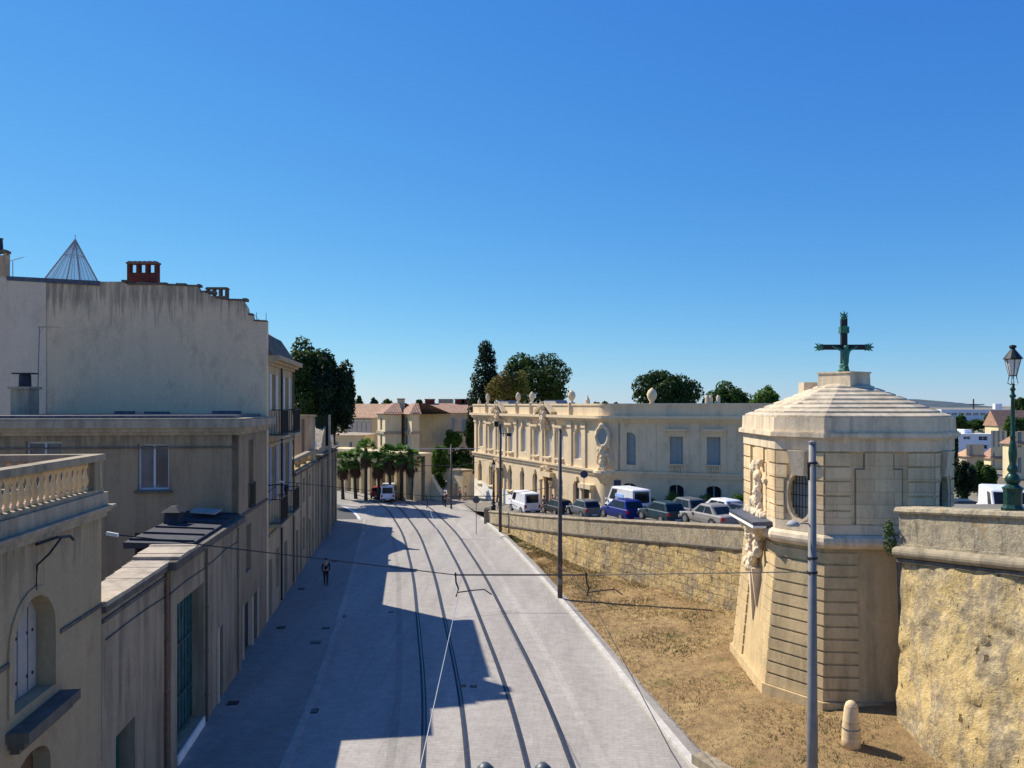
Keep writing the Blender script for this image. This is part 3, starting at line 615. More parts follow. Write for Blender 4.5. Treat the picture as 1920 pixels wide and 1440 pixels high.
m.build('cornice','stucco_street',h)
m=MB(); m.fbox(FL,SZ(zf)+T,s1,9.4,9.55,.002,.09); m.fbox(FL,SZ(zf)+T,s1,4.5,4.65,.002,.09); m.build('string_course','stone_grey',h)
m=MB(); p=FL.pt
m.hexa([p(s0,14.303,.25),p(s1+.1,14.303,.25),p(s1+.1,14.303,-12),p(s0,14.303,-12),p(s0,15.75,-.7),p(s1,15.75,-.7),p(s1,16.6,-12),p(s0,16.6,-12)]); m.build('roof','stone_dark',h)
m=MB(); m.hexa([p(s1-3,15.76,-.8),p(s1,15.76,-.8),p(s1,15.76,-4),p(s1-3,15.76,-4),p(s1-2.5,16.3,-1.6),p(s1-.3,16.3,-1.6),p(s1-.3,16.3,-3),p(s1-2.5,16.3,-3)]); m.build('dormer_roof','roof_tile',h)
m=MB(); m.tube([p(SZ(44.9),.2,.1),p(SZ(44.9),14.0,.1)],.06,8); m.build('downpipe','iron',h)
m=MB(); m.tube([p(s1-.1,.2,.1),p(s1-.1,13.7,.1)],.05,8); m.build('downpipe','stone_dark',h)
m=MB(); zz=15.8; m.tube([p(SZ(42.2),zz,-.8),p(SZ(42.2),zz+.9,-.8)],.015,4); m.tube([p(SZ(45),zz,-.8),p(SZ(45),zz+1.2,-.8)],.015,4); m.tube([p(SZ(41.5),zz+.7,-.8),p(SZ(45),zz+.35,-.8)],.012,4); m.build('roof_aerial','wire',h)
# chimneys
def chimney(px0,px1,pyb,pyt,Z,mat,nopen,fr):
    x0,x1=pX(px0,Z),pX(px1,Z); zb_,zt_=pz(pyb,Z),pz(pyt,Z); m=MB(); zo=zb_+(zt_-zb_)*fr; d=.38
    m.box(x0,x1,Z,Z+d,zb_-.5,zo); n=nopen; wp=(x1-x0)*.085; wo=((x1-x0)-wp*(n+1))/n; zc=zt_-(zt_-zb_)*.11
    for i in range(n+1):
        xx=x0+i*(wp+wo)
        m.box(xx,xx+wp,Z,Z+.12,zo,zc); m.box(xx,xx+wp,Z+d-.12,Z+d,zo,zc)
    c=m.build('chimney',mat,h); m=MB(); m.box(x0-.04,x1+.04,Z-.04,Z+d+.04,zc+.002,zt_-.03); 
    for i in range(n*2): xx=x0+(x1-x0)*(i+.5)/(n*2); m.box(xx-.09,xx+.09,Z,Z+d,zt_-.03,zt_+.02)
    m.build('chimney_cap','chim_tile' if nopen==3 and fr>.3 else 'stone_dark',c)
chimney(238,294,532,490,41.0,'brickred',3,.5)
chimney(386,425,560,539,42.0,'stone_dark',3,.25)
chimney(-30,10,520,468,41.0,'stucco_tall',2,.8)
m=MB(); x=pX(0,41.3); m.lathe([(.16,0),(.13,.55),(.18,.6)],x,41.3,pz(468,41.3),10); m.build('chimney_pot','darkroof',h)
a_=thing('roof_aerial','small forked aerial standing at the left end of the tall house roof','antenna',(pX(24,43),43,pz(522,43)))
m=MB(); x=pX(24,43); zt=pz(490,43); m.tube([(x,43,zt-1.2),(x,43,zt)],.02,5); m.build('mast','galv',a_)
m=MB(); m.tube([(pX(12,43),43,zt-.05),(pX(42,43),43,zt+.22)],.018,5)
for i in range(6): f=i/5; xx=pX(12,43)+(pX(42,43)-pX(12,43))*f; m.tube([(xx,42.8,zt-.05+.27*f-.1),(xx,43.2,zt-.05+.27*f+.1)],.008,4)
m.build('boom','galv',a_)
# glass pyramid
Z=44.5; xa=pX(81,Z); xb=pX(150,Z); zb_=pz(526,Z); ap=(pX(141,Z+1.1),Z+1.1,pz(449,Z+1.1)); q4=[(xa,Z,zb_),(xb,Z,zb_),(xb,Z+2.2,zb_),(xa,Z+2.2,zb_)]
m=MB()
for i in range(4):
    A=Vector(q4[i]); B=Vector(q4[(i+1)%4]); m.tube([A,ap],.045,6); m.tube([A,B],.05,6)
    for k in range(1,4): m.tube([A.lerp(B,k/4),Vector(ap)],.014,4)
    m.tube([A.lerp(Vector(ap),.62),B.lerp(Vector(ap),.62)],.02,4)
m.tube([ap,(ap[0],ap[1],ap[2]+.28)],.02,5)
sk=m.build('skylight','shutter_grey',h)
t=NT('pyramid_glass'); t.col((.62,.66,.68)); t.p(Roughness=.25,Alpha=.38); t.b.inputs['Specular IOR Level'].default_value=.9; M['pyramid_glass']=t.m
m=MB(); m.add(q4+[ap],[(0,1,4),(1,2,4),(2,3,4),(3,0,4)]); m.build('pane','pyramid_glass',sk)
m=MB(); m.box(xa-.1,xb+.1,Z-.1,Z+2.3,zb_-3,zb_-.03); m.build('skylight_kerb','zinc',h)
# ---- 5. low street range with pierced parapet
h=thing('low_range','low stone street range with pilasters and a pierced parapet, beyond the tall house','house',(*back(55,3),0))
a0,a1=SZ(49.6)+.02,SZ(62.0)
ops=[(SZ(z),SZ(z+1.2),c,d) for z,c,d in ((51,0.05,3.2),(54.2,1.3,3.6),(57.4,.05,3.0),(60,1.3,3.6),(51,4.7,6.4),(54.2,4.7,6.4),(57.4,4.7,6.4),(60,4.7,6.4))]
m=MB(); fwall(m,FL,a0,a1,-.1,7.0,ops,.25); m.prism([FL.xy(a0,-.26),FL.xy(a1,-.26),FL.xy(a1,-5),FL.xy(a0,-5)],-.1,6.99); m.build('wall','stucco_street',h)
for o in ops: window(h,FL,*o,pm='glass',fm='wood_dark' if o[2]<1 else 'shutter_grey')
m=MB(); m.fbox(FL,a0,a1,7.003,7.2,-.4,.22); m.build('cornice','stone_dark',h)
m=MB(); m.fbox(FL,a0,a1,7.9,8.12,-.32,.08); m.build('parapet_rail','coping',h)
m=MB(); s=a0
while s<a1-.2: m.fbox(FL,s,min(s+.35,a1),7.203,7.897,-.28,.04); s+=3.05
m.fbox(FL,a0,a1,7.203,7.35,-.25,.03); m.build('parapet_pier','rubble',h)
for Z in (49.9,53.1,56.3,59.5,61.6): m=MB(); m.fbox(FL,SZ(Z),SZ(Z)+.4,0,6.99,.003,.13); m.build('pilaster','stucco_street',h)
# blocks behind
h=thing('rear_block','plain flat topped grey beige wall block standing behind the low street range','building',(*back(62,7),0))
x0,x1=pX(540,60),pX(586,60); m=MB(); FRB=F((x0,60),(x1,60)); m.box(x0,x1,60,60.8,-.1,pz(782,60)); m.build('wall','stone_grey',h)
m=MB(); m.box(x0-.1,x1+.12,59.9,60.9,pz(782,60)+.003,pz(778,60)); m.build('coping','coping',h)
m=MB(); m.fbox(FRB,1.1,1.25,7,pz(786,60),.002,.1); m.fbox(FRB,.2,.5,8.6,10,.002,.03); m.build('pilaster','stone_dark',h)
h=thing('garden_screen','dark green netted screen between posts, beside the grey wall block','fence',(pX(610,66),66,8))
m=MB(); m.box(pX(592,68),pX(616,68),68,68.1,8,pz(780,68)); m.build('netting','leaf_black',h)
m=MB(); m.box(pX(616,68),pX(619,68),67.9,68.2,-.1,pz(778,68)); m.build('post','stone_grey',h)
# ---- 6. baroque gateway at the end of the row
h=thing('baroque_gateway','pale stone gateway with pilasters and curved pediment, ending the left row of houses','gateway',(*back(70,1),0))
a0,a1=SZ(62.0)+.02,SZ(77.5)
m=MB(); ops=[(SZ(63),SZ(64.2),.05,3.4,True),(SZ(66.8),SZ(69.6),.05,4.6,True),(SZ(72),SZ(73.2),.05,3.4,True),(SZ(75),SZ(76),1,3)]
fwall(m,FL,a0,a1,-.1,7.4,ops,.35); m.fbox(FL,a0,a1,-.1,7.4,-1.2,-.36); m.build('wall','stone_grey',h)
for o in ops: m=MB(); m.fbox(FL,o[0]+.01,o[1]-.01,o[2]+.01,o[3]-.01,-.345,-.3); m.build('door','wood_dark',h)
m=MB()
for Z in (62.2,65.3,66.2,70.0,70.9,74.2,76.8): m.fbox(FL,SZ(Z),SZ(Z)+.5,0,7.0,.003,.22)
m.build('pilaster','coping',h)
m=MB(); m.fbox(FL,a0,a1,7.003,7.2,.003,.3); m.fbox(FL,a0,a1,7.403,7.55,-1.3,.42); m.build('cornice','stone_dark',h)
m=MB(); A=SZ(64.5); B=SZ(73); n=14
for k in range(n):
    f0=k/n; f1=(k+1)/n; H=lambda f:7.55+.35+1.75*math.sin(PI*f)**1.4
    m.hexa([FL.pt(A+(B-A)*f0,7.553,.12),FL.pt(A+(B-A)*f1,7.553,.12),FL.pt(A+(B-A)*f1,7.553,-1),FL.pt(A+(B-A)*f0,7.553,-1),FL.pt(A+(B-A)*f0,H(f0),.12),FL.pt(A+(B-A)*f1,H(f1),.12),FL.pt(A+(B-A)*f1,H(f1),-1),FL.pt(A+(B-A)*f0,H(f0),-1)])
m.build('pediment','stone_grey',h)
m=MB(); m.tube([FL.pt(A+(B-A)*k/16,7.62+.35+1.78*math.sin(PI*k/16)**1.4,.05) for k in range(17)],.1,8); m.build('scroll_moulding','coping',h)
for Z in (62.6,75.5): m=MB(); q=FL.xy(SZ(Z),-.3); m.lathe([(.22,0),(.22,.25),(.1,.35),(.3,.65),(.33,.85),(.2,1.05),(.06,1.2)],q[0],q[1],7.55,10); m.build('urn','whitewash',h,smooth=True)

# wall lantern bracket and facade cables
q0=SZ(41.2); h=thing('wall_lantern','small dark lantern on a bracket projecting from the tall house near its first balcony','wall lamp',FL.pt(q0,7.3,0))
m=MB(); m.tube([FL.pt(q0,7.3,0),FL.pt(q0,7.35,.5),FL.pt(q0,7.3,.95)],.03,6); m.tube([FL.pt(q0,6.95,0),FL.pt(q0,7.3,.45)],.02,5); m.build('bracket','iron',h)
m=MB(); q=FL.xy(q0,.95); m.lathe([(.06,-.5),(.13,-.12),(.15,-.1),(.05,.05)],q[0],q[1],7.28,8); m.build('lantern','iron',h)
m=MB(); m.tube([FL.pt(SZ(z),5.75+.12*math.sin(z*1.3)*.5-.06*((i%2)),.17 if z>24 else .03) for i,z in enumerate((19.2,20.5,22,23.7,24.05,25.5,27.6,29,31,33.7))],.015,5); tag(m.build('facade_cable','iron'),'thin dark cable strung along the top of the stained courtyard wall','cable')
# ================================================================ RAMPARTS
def rough_wall(name,mat,par,P,Q,z0f,z1f,batter,amp,step=.22,flip=1,seed=0,back_t=1.2):
    """grid wall between plan points P,Q; batter = outward offset at base; displaced with noise"""
    f=F(P,Q); nx=max(2,int(f.L/step)); 
    H=max(z1f(0)-z0f(0),z1f(f.L)-z0f(f.L)); nz=max(3,int(H/step)); m=MB()
    for j in range(nz+1):
        for i in range(nx+1):
            s=f.L*i/nx; a=z0f(s); b=z1f(s); z=a+(b-a)*j/nz; d=batter*(b-z)/max(.5,b-a)*min(1,(b-a)/H)*(min(1,.22+s/2.6) if batter>1 else 1)
            q=Vector(f.pt(s,z,d)); k=noise.fractal(q*.9+Vector((seed,0,0)),1,2,5)*amp+max(0,noise.noise(q*2.1+Vector((9,seed,0)))-.28)*-amp*2.2
            m.v.append(f.pt(s,z+(0 if j in(0,nz) else k*.3),d+k))
    for j in range(nz):
        for i in range(nx): a=j*(nx+1)+i; m.f.append((a,a+1,a+nx+2,a+nx+1))
    m.quad(f.pt(0,z1f(0)-.02,0),f.pt(f.L,z1f(f.L)-.02,0),f.pt(f.L,z1f(f.L)-.02,-back_t),f.pt(0,z1f(0)-.02,-back_t))
    m.quad(f.pt(f.L,z0f(f.L),0),f.pt(f.L,z0f(f.L),-back_t),f.pt(f.L,z1f(f.L)-.02,-back_t),f.pt(f.L,z1f(f.L)-.02,0))
    m.quad(f.pt(0,z0f(0),0),f.pt(0,z0f(0),-back_t),f.pt(0,z1f(0)-.02,-back_t),f.pt(0,z1f(0)-.02,0))
    return m.build(name,mat,par,smooth=True)
# near rampart, right edge
RP=(13.18,26.0); RQ=(19.1,10.1); FR=F(RP,RQ); rz=lambda s:8.12+.094*s
h=thing('near_rampart','battered ochre and grey stone rampart with a heavy parapet under the green street lamp','wall',(RP[0]+1,RP[1]-1,0))
rough_wall('wall','rampart',h,RP,RQ,lambda s:-1.6,lambda s:rz(s)-1.72,1.45,.12,.13)
m=MB(); f=FR
def sweep(m,f,prof,zf,s0,s1,n=30):
    k=len(m.v); r=random.Random(len(prof))
    for i in range(n+1):
        s=s0+(s1-s0)*i/n
        for d,z in prof:
            q=Vector(f.pt(s,z,d)); k2=.02*noise.noise(q*2.3); m.v.append(f.pt(s,zf(s)+z+k2,d+k2))
    np_=len(prof)
    for i in range(n):
        for j in range(np_): m.f.append((k+i*np_+j,k+(i+1)*np_+j,k+(i+1)*np_+(j+1)%np_,k+i*np_+(j+1)%np_))
    m.f.append(tuple(k+j for j in range(np_))); m.f.append(tuple(k+n*np_+j for j in reversed(range(np_))))
sweep(m,FR,[(.05,-1.75),(.05,-1.2),(.0,-1.2),(.0,-.17),(-.62,-.17),(-.62,-1.75)],rz,-.1,16,60); m.build('parapet','parapet',h)
m=MB(); sweep(m,FR,[(.06+.20*math.cos(a),-1.48+.2*math.sin(a)) for a in [PI/2-PI*k/8 for k in range(9)]]+[(.0,-1.70),(.0,-1.26)],rz,-.15,16,60); m.build('roll_moulding','coping',h,smooth=False)
m=MB(); sweep(m,FR,[(.10,-.165),(.13,-.1),(.10,.0),(.02,.04),(-.6,.04),(-.72,0),(-.72,-.165)],rz,-.2,16,60); m.build('coping','parapet',h)
m=MB(); sweep(m,FR,[(.12,-1.82),(.12,-1.70),(.0,-1.70),(.0,-1.82)],rz,-.1,16,50); m.build('string_course','stone_dark',h)
# far retaining wall
pts=[(11.9,39.2),(8.6,46.0),(5.1,52.9),(1.9,62.0),(-.85,71.0),(-2.35,75.5)]
ztop=[5.45,4.65,3.85,2.75,1.75,1.25]
h=thing('far_retaining_wall','long rubble retaining wall with a smooth stone parapet, below the row of parked cars','wall',(6,54,0))
for i in range(5):
    A,B=pts[i+1],pts[i]; ta,tb=ztop[i+1],ztop[i]; f=F(A,B)
    rough_wall('wall','rubble',h,A,B,lambda s:-.3,lambda s,f=f,ta=ta,tb=tb:ta-1.15+(tb-ta)*s/f.L,.3*(1-i*.15),.05,.25,seed=i*3)
    zf=lambda s,f=f,ta=ta,tb=tb:ta+(tb-ta)*s/f.L
    m=MB(); sweep(m,f,[(.03,-1.2),(.03,-.16),(-.5,-.16),(-.5,-1.2)],zf,-.05,f.L+.02,14); m.build('parapet','parapet',h)
    m=MB(); sweep(m,f,[(.08,-.16),(.11,-.08),(.05,0),(-.5,0),(-.56,-.16)],zf,-.06,f.L+.04,14); m.build('coping','coping',h)
    m=MB(); sweep(m,f,[(.09,-1.28),(.10,-1.19),(.04,-1.14),(0,-1.14),(0,-1.28)],zf,-.05,f.L+.02,14); m.build('string_course','stone_dark',h)
m=MB(); m.box(-2.75,-2.15,75.3,75.9,0,1.4); m.prism([(-2.8,75.25),(-2.1,75.25),(-2.1,75.95),(-2.8,75.95)],1.403,1.6,.5); m.build('end_post','coping',h)
# terraces behind the walls
m=MB(); edge=[(17.5,36.5),(12.3,39.0),(9.0,46.0),(5.5,52.9),(2.3,62.0),(-.5,71.0),(-2.0,75.5),(-4,82),(-6,92)]
E=[(75,36.5),(75,39),(75,46),(75,53),(75,62),(60,71),(50,75.5),(45,82),(40,92)]
for i in range(8):
    a,b,c,d=edge[i],E[i],E[i+1],edge[i+1]; m.quad((*a,zter(a[1])),(*b,zter(b[1])),(*c,zter(c[1])),(*d,zter(d[1])))
tag(m.build('car_park','lot'),kind='structure')
m=MB(); m.prism([FR.xy(.3,-.5),FR.xy(16,-.5),(45,13),(45,35),(15,36),(14.2,31)],3.0,7.0); tag(m.build('promenade','lot'),kind='structure')
# ================================================================ PAVILION
PV=[(10.95,26.9),(14.62,26.67),(16.0,27.95),(16.25,32.3),(14.9,33.7),(11.4,34.1),(9.95,32.7),(9.8,28.4)]  # counter-clockwise from the front corner
PC=(13.1,30.3)
def scl(k,dx=0): return [(PC[0]+(x-PC[0])*k,PC[1]+(y-PC[1])*k) for x,y in PV]
def off(d): 
    n=len(PV); out=[]
    for i in range(n):
        f1=F(PV[i-1],PV[i]); f2=F(PV[i],PV[(i+1)%n]); b=(f1.n+f2.n).normalized(); c=max(.3,b.dot(f1.n)); out.append((PV[i][0]+b.x*d/c,PV[i][1]+b.y*d/c))
    return out
PAV=h=thing('stone_pavilion','octagonal pale stone pavilion with banded masonry and stepped roof, beside the near rampart','pavilion',(PC[0],PC[1],0))
m=MB(); m.prism(off(.75),-.6,.95); m.prism(off(.62),.953,1.4,.997,PC)
base=off(.48)
def lerp_poly(t): a=off(.50); b=off(.02); return [(a[i][0]+(b[i][0]-a[i][0])*t,a[i][1]+(b[i][1]-a[i][1])*t) for i in range(8)]
def frust(m,t0,t1,z0,z1,g=0):
    A=lerp_poly(t0);B=lerp_poly(t1)
    if g: sh_=lambda P:[(PC[0]+(x-PC[0])*(1-g),PC[1]+(y-PC[1])*(1-g)) for x,y in P]; A=sh_(A);B=sh_(B)
    n=8; m.add([(*p,z0) for p in A]+[(*p,z1) for p in B],[(i,(i+1)%n,n+(i+1)%n,n+i) for i in range(n)]+[tuple(range(n,2*n)),tuple(reversed(range(n)))])
frust(m,0,1,1.402,6.55,.018)
m.build('battered_base','tower_base',h)
# rusticated bands on the base: every face has strips beside the corners; front and side faces keep a smooth panel
nb=12; zb0,zb1=1.42,6.5; ch_=(zb1-zb0)/nb
for i,sel in [(i,s) for i in range(8) for s in (0,1)]:
    m=MB()
    for k in range(nb):
        z0=zb0+k*ch_; z1=z0+ch_-.075; t0=(z0-1.4)/5.15; t1=(z1-1.4)/5.15
        A0=lerp_poly(t0); A1=lerp_poly(t1); P0,Q0=Vector((*A0[i],z0)),Vector((*A0[(i+1)%8],z0)); P1,Q1=Vector((*A1[i],z1)),Vector((*A1[(i+1)%8],z1))
        nv=F(PV[i],PV[(i+1)%8]).n; L=(Q0-P0).length
        rng=[(0,1)] if L<3 else [(0,.30),(.72,1)]
        for a,b in rng[sel:sel+1]:
            c=[P0.lerp(Q0,a),P0.lerp(Q0,b),P1.lerp(Q1,b),P1.lerp(Q1,a)]; e=nv*-.09
            m.hexa([c[0],c[1],c[1]+e,c[0]+e,c[3],c[2],c[2]+e,c[3]+e])
    if m.v: m.build('banded_masonry','tower_base',h)
m=MB()
pr=[(.0,6.56),(.20,6.62),(.29,6.75),(.30,6.85),(.25,6.98),(.13,7.06),(.0,7.08)]
for (d0,za_),(d1,zb_) in zip(pr,pr[1:]):
    A=off(d0);B=off(d1); m.add([(*p,za_) for p in A]+[(*p,zb_) for p in B],[(i,(i+1)%8,8+(i+1)%8,8+i) for i in range(8)])
m.build('roll_moulding','tower_trim',h)
# upper body with oval windows on the chamfers
m=MB(); m.prism(off(-.32),6.5,10.3)
FC=F(PV[7],PV[0]); FFr=F(PV[0],PV[1]); FSd=F(PV[6],PV[7]); FC2=F(PV[1],PV[2])
def oval_wall(m,f,z0,z1,cx,cz,rx,rz_,dp,d=0):
    n=32; L=f.L; pr=None
    def outer(t):
        x,z=math.cos(t),math.sin(t); k=min((cx if x<0 else L-cx)/max(1e-6,abs(x)),(cz-z0 if z<0 else z1-cz)/max(1e-6,abs(z))); return (cx+x*k,cz+z*k)
    ang=sorted(set([2*PI*k/n for k in range(n)]+[math.atan2(b-cz,a-cx)%(2*PI) for a in (0,L) for b in (z0,z1)])); ang.append(ang[0]+2*PI)
    for a,b in zip(ang,ang[1:]):
        i0=(cx+rx*math.cos(a),cz+rz_*math.sin(a)); i1=(cx+rx*math.cos(b),cz+rz_*math.sin(b)); o0,o1=outer(a),outer(b)
        m.quad(f.pt(*i0,d),f.pt(*o0,d),f.pt(*o1,d),f.pt(*i1,d)); m.quad(f.pt(*i0,d),f.pt(*i1,d),f.pt(*i1,d-dp),f.pt(*i0,d-dp))
for f in (FC,FC2): oval_wall(m,f,7.0,10.3,f.L/2,8.35,.48,.85,.3)
for i in (0,2,3,4,5,6): f=F(PV[i],PV[(i+1)%8]); m.fquad(f,0,f.L,7.0,10.3,0)
m.build('wall','tower',h)
zb0,zb1=7.42,9.98; nb=5; chh=(zb1-zb0)/nb
for i,sel in [(i,s) for i in range(8) for s in (0,1)]:
    m=MB()
    f=F(PV[i],PV[(i+1)%8])
    for k in range(nb):
        z0=zb0+k*chh+.02; z1=z0+chh-.062
        if f.L<3 and i in(7,1):
            hw=.62 if k in(1,2,0) else .5 if k==3 else 0
            rg=[(0,f.L/2-hw),(f.L/2+hw,f.L)] if hw else [(0,f.L/2-.42),(f.L/2+.42,f.L)]
        elif f.L<3: rg=[(0,f.L)]
        else: rg=[(0,f.L*.235),(f.L*.765,f.L)]
        for a,b in rg[sel:sel+1]: m.fbox(f,a-(0 if a>0 else -.0),b,z0,z1,.002,.085)
    if m.v: m.build('banded_masonry','tower',h)
m=MB()
for i in range(8):
    f=F(PV[i],PV[(i+1)%8]); m.fbox(f,-.03,f.L+.03,7.082,7.42,.002,.075+.002*(i%2))
m.build('plinth_course','tower_trim',h)
for f in (FFr,FSd):       # framed centre panel with lowered shoulders
    L=f.L; m=MB(); a,b=L*.29,L*.71
    m.fbox(f,a,b,7.45,9.35,.002,.05)
    m.fbox(f,L*.37,L*.63,9.353,9.95,.002,.05); m.build('panel','tower',h)
    m=MB()
    for (p0,p1,q0,q1) in ((a-.05,a-.01,7.43,9.4),(b+.01,b+.05,7.43,9.4),(a-.01,L*.37,9.36,9.40),(L*.63,b+.01,9.36,9.40),(L*.37-.05,L*.37-.01,9.403,9.9),(L*.63+.01,L*.63+.05,9.403,9.9)): m.fbox(f,p0,p1,q0,q1,.001,.012)
    m.build('panel_joint','joint',h)
for i,f in enumerate((FC,FC2)):      # oval windows, keystones, grille
    m=MB(); n=24; cx=f.L/2
    m.add([f.pt(cx+.47*math.cos(2*PI*k/n),8.35+.84*math.sin(2*PI*k/n),-.29) for k in range(n)],[tuple(range(n))])
    wn=m.build('window','shutter_cool' if i==0 else 'glass',h)
    m=MB()
    for k in range(-3,4): x=cx+k*.125; zz=.84*math.sqrt(max(0,1-(k*.125/.47)**2)); m.tube([f.pt(x,8.35-zz,-.16),f.pt(x,8.35+zz,-.16)],.016,5)
    for zz in (-.42,0,.42): xx=.47*math.sqrt(1-(zz/.84)**2); m.tube([f.pt(cx-xx,8.35+zz,-.17),f.pt(cx+xx,8.35+zz,-.17)],.018,5)
    m.build('grille','iron',wn)
    m=MB(); m.hexa([f.pt(cx-.24,9.1,.003),f.pt(cx+.24,9.1,.003),f.pt(cx+.24,9.1,-.2),f.pt(cx-.24,9.1,-.2),f.pt(cx-.38,9.98,.003),f.pt(cx+.38,9.98,.003),f.pt(cx+.38,9.98,-.2),f.pt(cx-.38,9.98,-.2)])
    m.hexa([f.pt(cx-.22,9.08,.16),f.pt(cx+.22,9.08,.16),f.pt(cx+.22,9.08,.004),f.pt(cx-.22,9.08,.004),f.pt(cx-.36,9.98,.30),f.pt(cx+.36,9.98,.30),f.pt(cx+.36,9.98,.004),f.pt(cx-.36,9.98,.004)]); m.build('keystone','tower_trim',h)
    m=MB(); k0=len(m.v)
    for k in range(n):
        t0,t1=2*PI*k/n,2*PI*(k+1)/n; q=lambda t,r,d: f.pt(cx+(.48+r)*math.cos(t),8.35+(.85+r)*math.sin(t),d)
        m.hexa([q(t0,0,.003),q(t1,0,.003),q(t1,0,.05),q(t0,0,.05),q(t0,.1,.003),q(t1,.1,.003),q(t1,.1,.05),q(t0,.1,.05)])
    m.build('window_surround','tower_trim',h)
m=MB()
A=[(off(.09),9.99,10.40),(off(.16),10.403,10.47),(off(.27),10.473,10.62)]
for P_,a,b in A: m.prism(P_,a,b)
m.prism([(p[0],p[1]) for p in off(.22)],10.622,10.66); m.build('cornice','tower_trim',h)
m=MB(); m.prism(off(.14),10.662,11.17,.995,PC); m.build('attic','tower_trim',h)
m=MB(); ns=8; z=11.172; R0=off(.0)
for k in range(ns):
    t=k/ns; P_=[(PC[0]+(x-PC[0])*(1-t*.80),PC[1]+(y-PC[1])*(1-t*.80)) for x,y in off(.02)]; dz=.155
    n=8; sc_=(1-(t+.7/ns)*.80)/(1-t*.80); top=[(PC[0]+(x-PC[0])*sc_,PC[1]+(y-PC[1])*sc_) for x,y in P_]
    rr=random.Random(k); m.add([(*p,z) for p in P_]+[(*p,z+.065) for p in P_]+[(*p,z+dz+.006) for p in top],[(i,(i+1)%n,n+(i+1)%n,n+i) for i in range(n)]+[(n+i,n+(i+1)%n,2*n+(i+1)%n,2*n+i) for i in range(n)]+[tuple(range(2*n,3*n))]); z+=dz
m.build('stepped_roof','tower_roof',h)
m=MB(); c0=(13.05,30.2); u=Vector((.99,-.1)); v=Vector((.1,.99)); sq=lambda a:[(c0[0]+u.x*i*a+v.x*j*a,c0[1]+u.y*i*a+v.y*j*a) for i,j in ((-1,-1),(1,-1),(1,1),(-1,1))]
sq45=lambda a:[(c0[0]+a*math.cos(t+.0),c0[1]+a*math.sin(t)) for t in [R(-100),R(-15),R(75),R(165)]]
m.prism(sq45(.97),12.3,12.84,.97); m.prism(sq45(1.0),12.842,12.9); m.build('cross_pedestal','tower_trim',h)
m=MB(); m.prism([(pX(1515,32)+a*.45*math.cos(t),32+.45*math.sin(t)*a) for a in (1,) for t in [k*PI/4 for k in range(8)]],11.6,12.55,.85); m.build('chimney','tower_trim',h)
# relief sculpture on the left face, slab over a carved prow below
def lumps(spec,mat,par,name,amp=.22):
    m=MB(); 
    for k,(c,r) in enumerate(spec): m.blob(c,r,amp,3,k,2.4)
    o=m.build(name,mat,par,smooth=True)
    rm=o.modifiers.new('fuse','REMESH'); rm.mode='VOXEL'; rm.voxel_size=.035; rm.use_smooth_shade=True
    return o
rr=random.Random(11); f=FSd; L=f.L; sp=[]
for k in range(20): s=L*rr.uniform(.36,.74); z=rr.uniform(7.2,9.1); sp.append((f.pt(s,z,.10),(rr.uniform(.10,.2),rr.uniform(.12,.26),rr.uniform(.12,.3))))
sp+=[(f.pt(L*.55,7.9+.3*i,.16+.03*math.sin(i*2)),(.17,.22,.25)) for i in range(4)]+[(f.pt(L*.45,9.25,.16),(.14,.16,.18)),(f.pt(L*.62,9.35,.16),(.14,.15,.17))]
sp+=[(f.pt(L*(.2+.1*i),7.3,.12),(.18,.22,.2)) for i in range(6)]
lumps(sp,'tower_trim',h,'relief_sculpture')
m=MB(); m.hexa([f.pt(L*.10,7.09,.78),f.pt(L*.93,7.09,.78),f.pt(L*.93,7.09,.0),f.pt(L*.10,7.09,.0),f.pt(L*.10,7.22,.82),f.pt(L*.93,7.22,.82),f.pt(L*.93,7.26,0),f.pt(L*.1,7.26,0)]); m.build('projecting_slab','zinc',h)
m=MB(); m.fbox(f,L*.10,L*.93,7.0,7.087,.3,.8); m.build('slab_edge','whitewash',h)
sp=[]
for k in range(14): s=L*(.3+.4*rr.random()); z=5.0+1.9*rr.random(); sp.append((f.pt(s,z,.28-(z-6.9)*.06),(.18,.22,.22)))
sp+=[(f.pt(L*.5,6.7-.25*i,.36-.02*i),(.26-.012*i,.26-.02*i,.2)) for i in range(8)]
lumps(sp,'tower_trim',h,'carved_prow')
m=MB(); 
for sx,w_,zt,zb_ in ((.50,.14,5.2,3.1),(.58,.08,5.2,3.7)): 
    dd=lambda z:(7-z)*.085; m.hexa([f.pt(L*sx-w_*.3,zb_,dd(zb_)),f.pt(L*sx+w_*.3,zb_,dd(zb_)),f.pt(L*sx+w_*.3,zb_,dd(zb_)-.3),f.pt(L*sx-w_*.3,zb_,dd(zb_)-.3),f.pt(L*sx-w_,zt,dd(zt)+.3),f.pt(L*sx+w_,zt,dd(zt)+.3),f.pt(L*sx+w_,zt,-.1),f.pt(L*sx-w_,zt,-.1)])
m.build('tapered_pendant','tower_trim',h)
m=MB(); m.hexa([f.pt(L*.42,6.2,.25),f.pt(L*.60,6.2,.25),f.pt(L*.6,6.2,0),f.pt(L*.42,6.2,0),f.pt(L*.2,7.0,.7),f.pt(L*.85,7.0,.7),f.pt(L*.85,7.0,0),f.pt(L*.2,7.0,0)]); m.build('corbel','tower_trim',h)
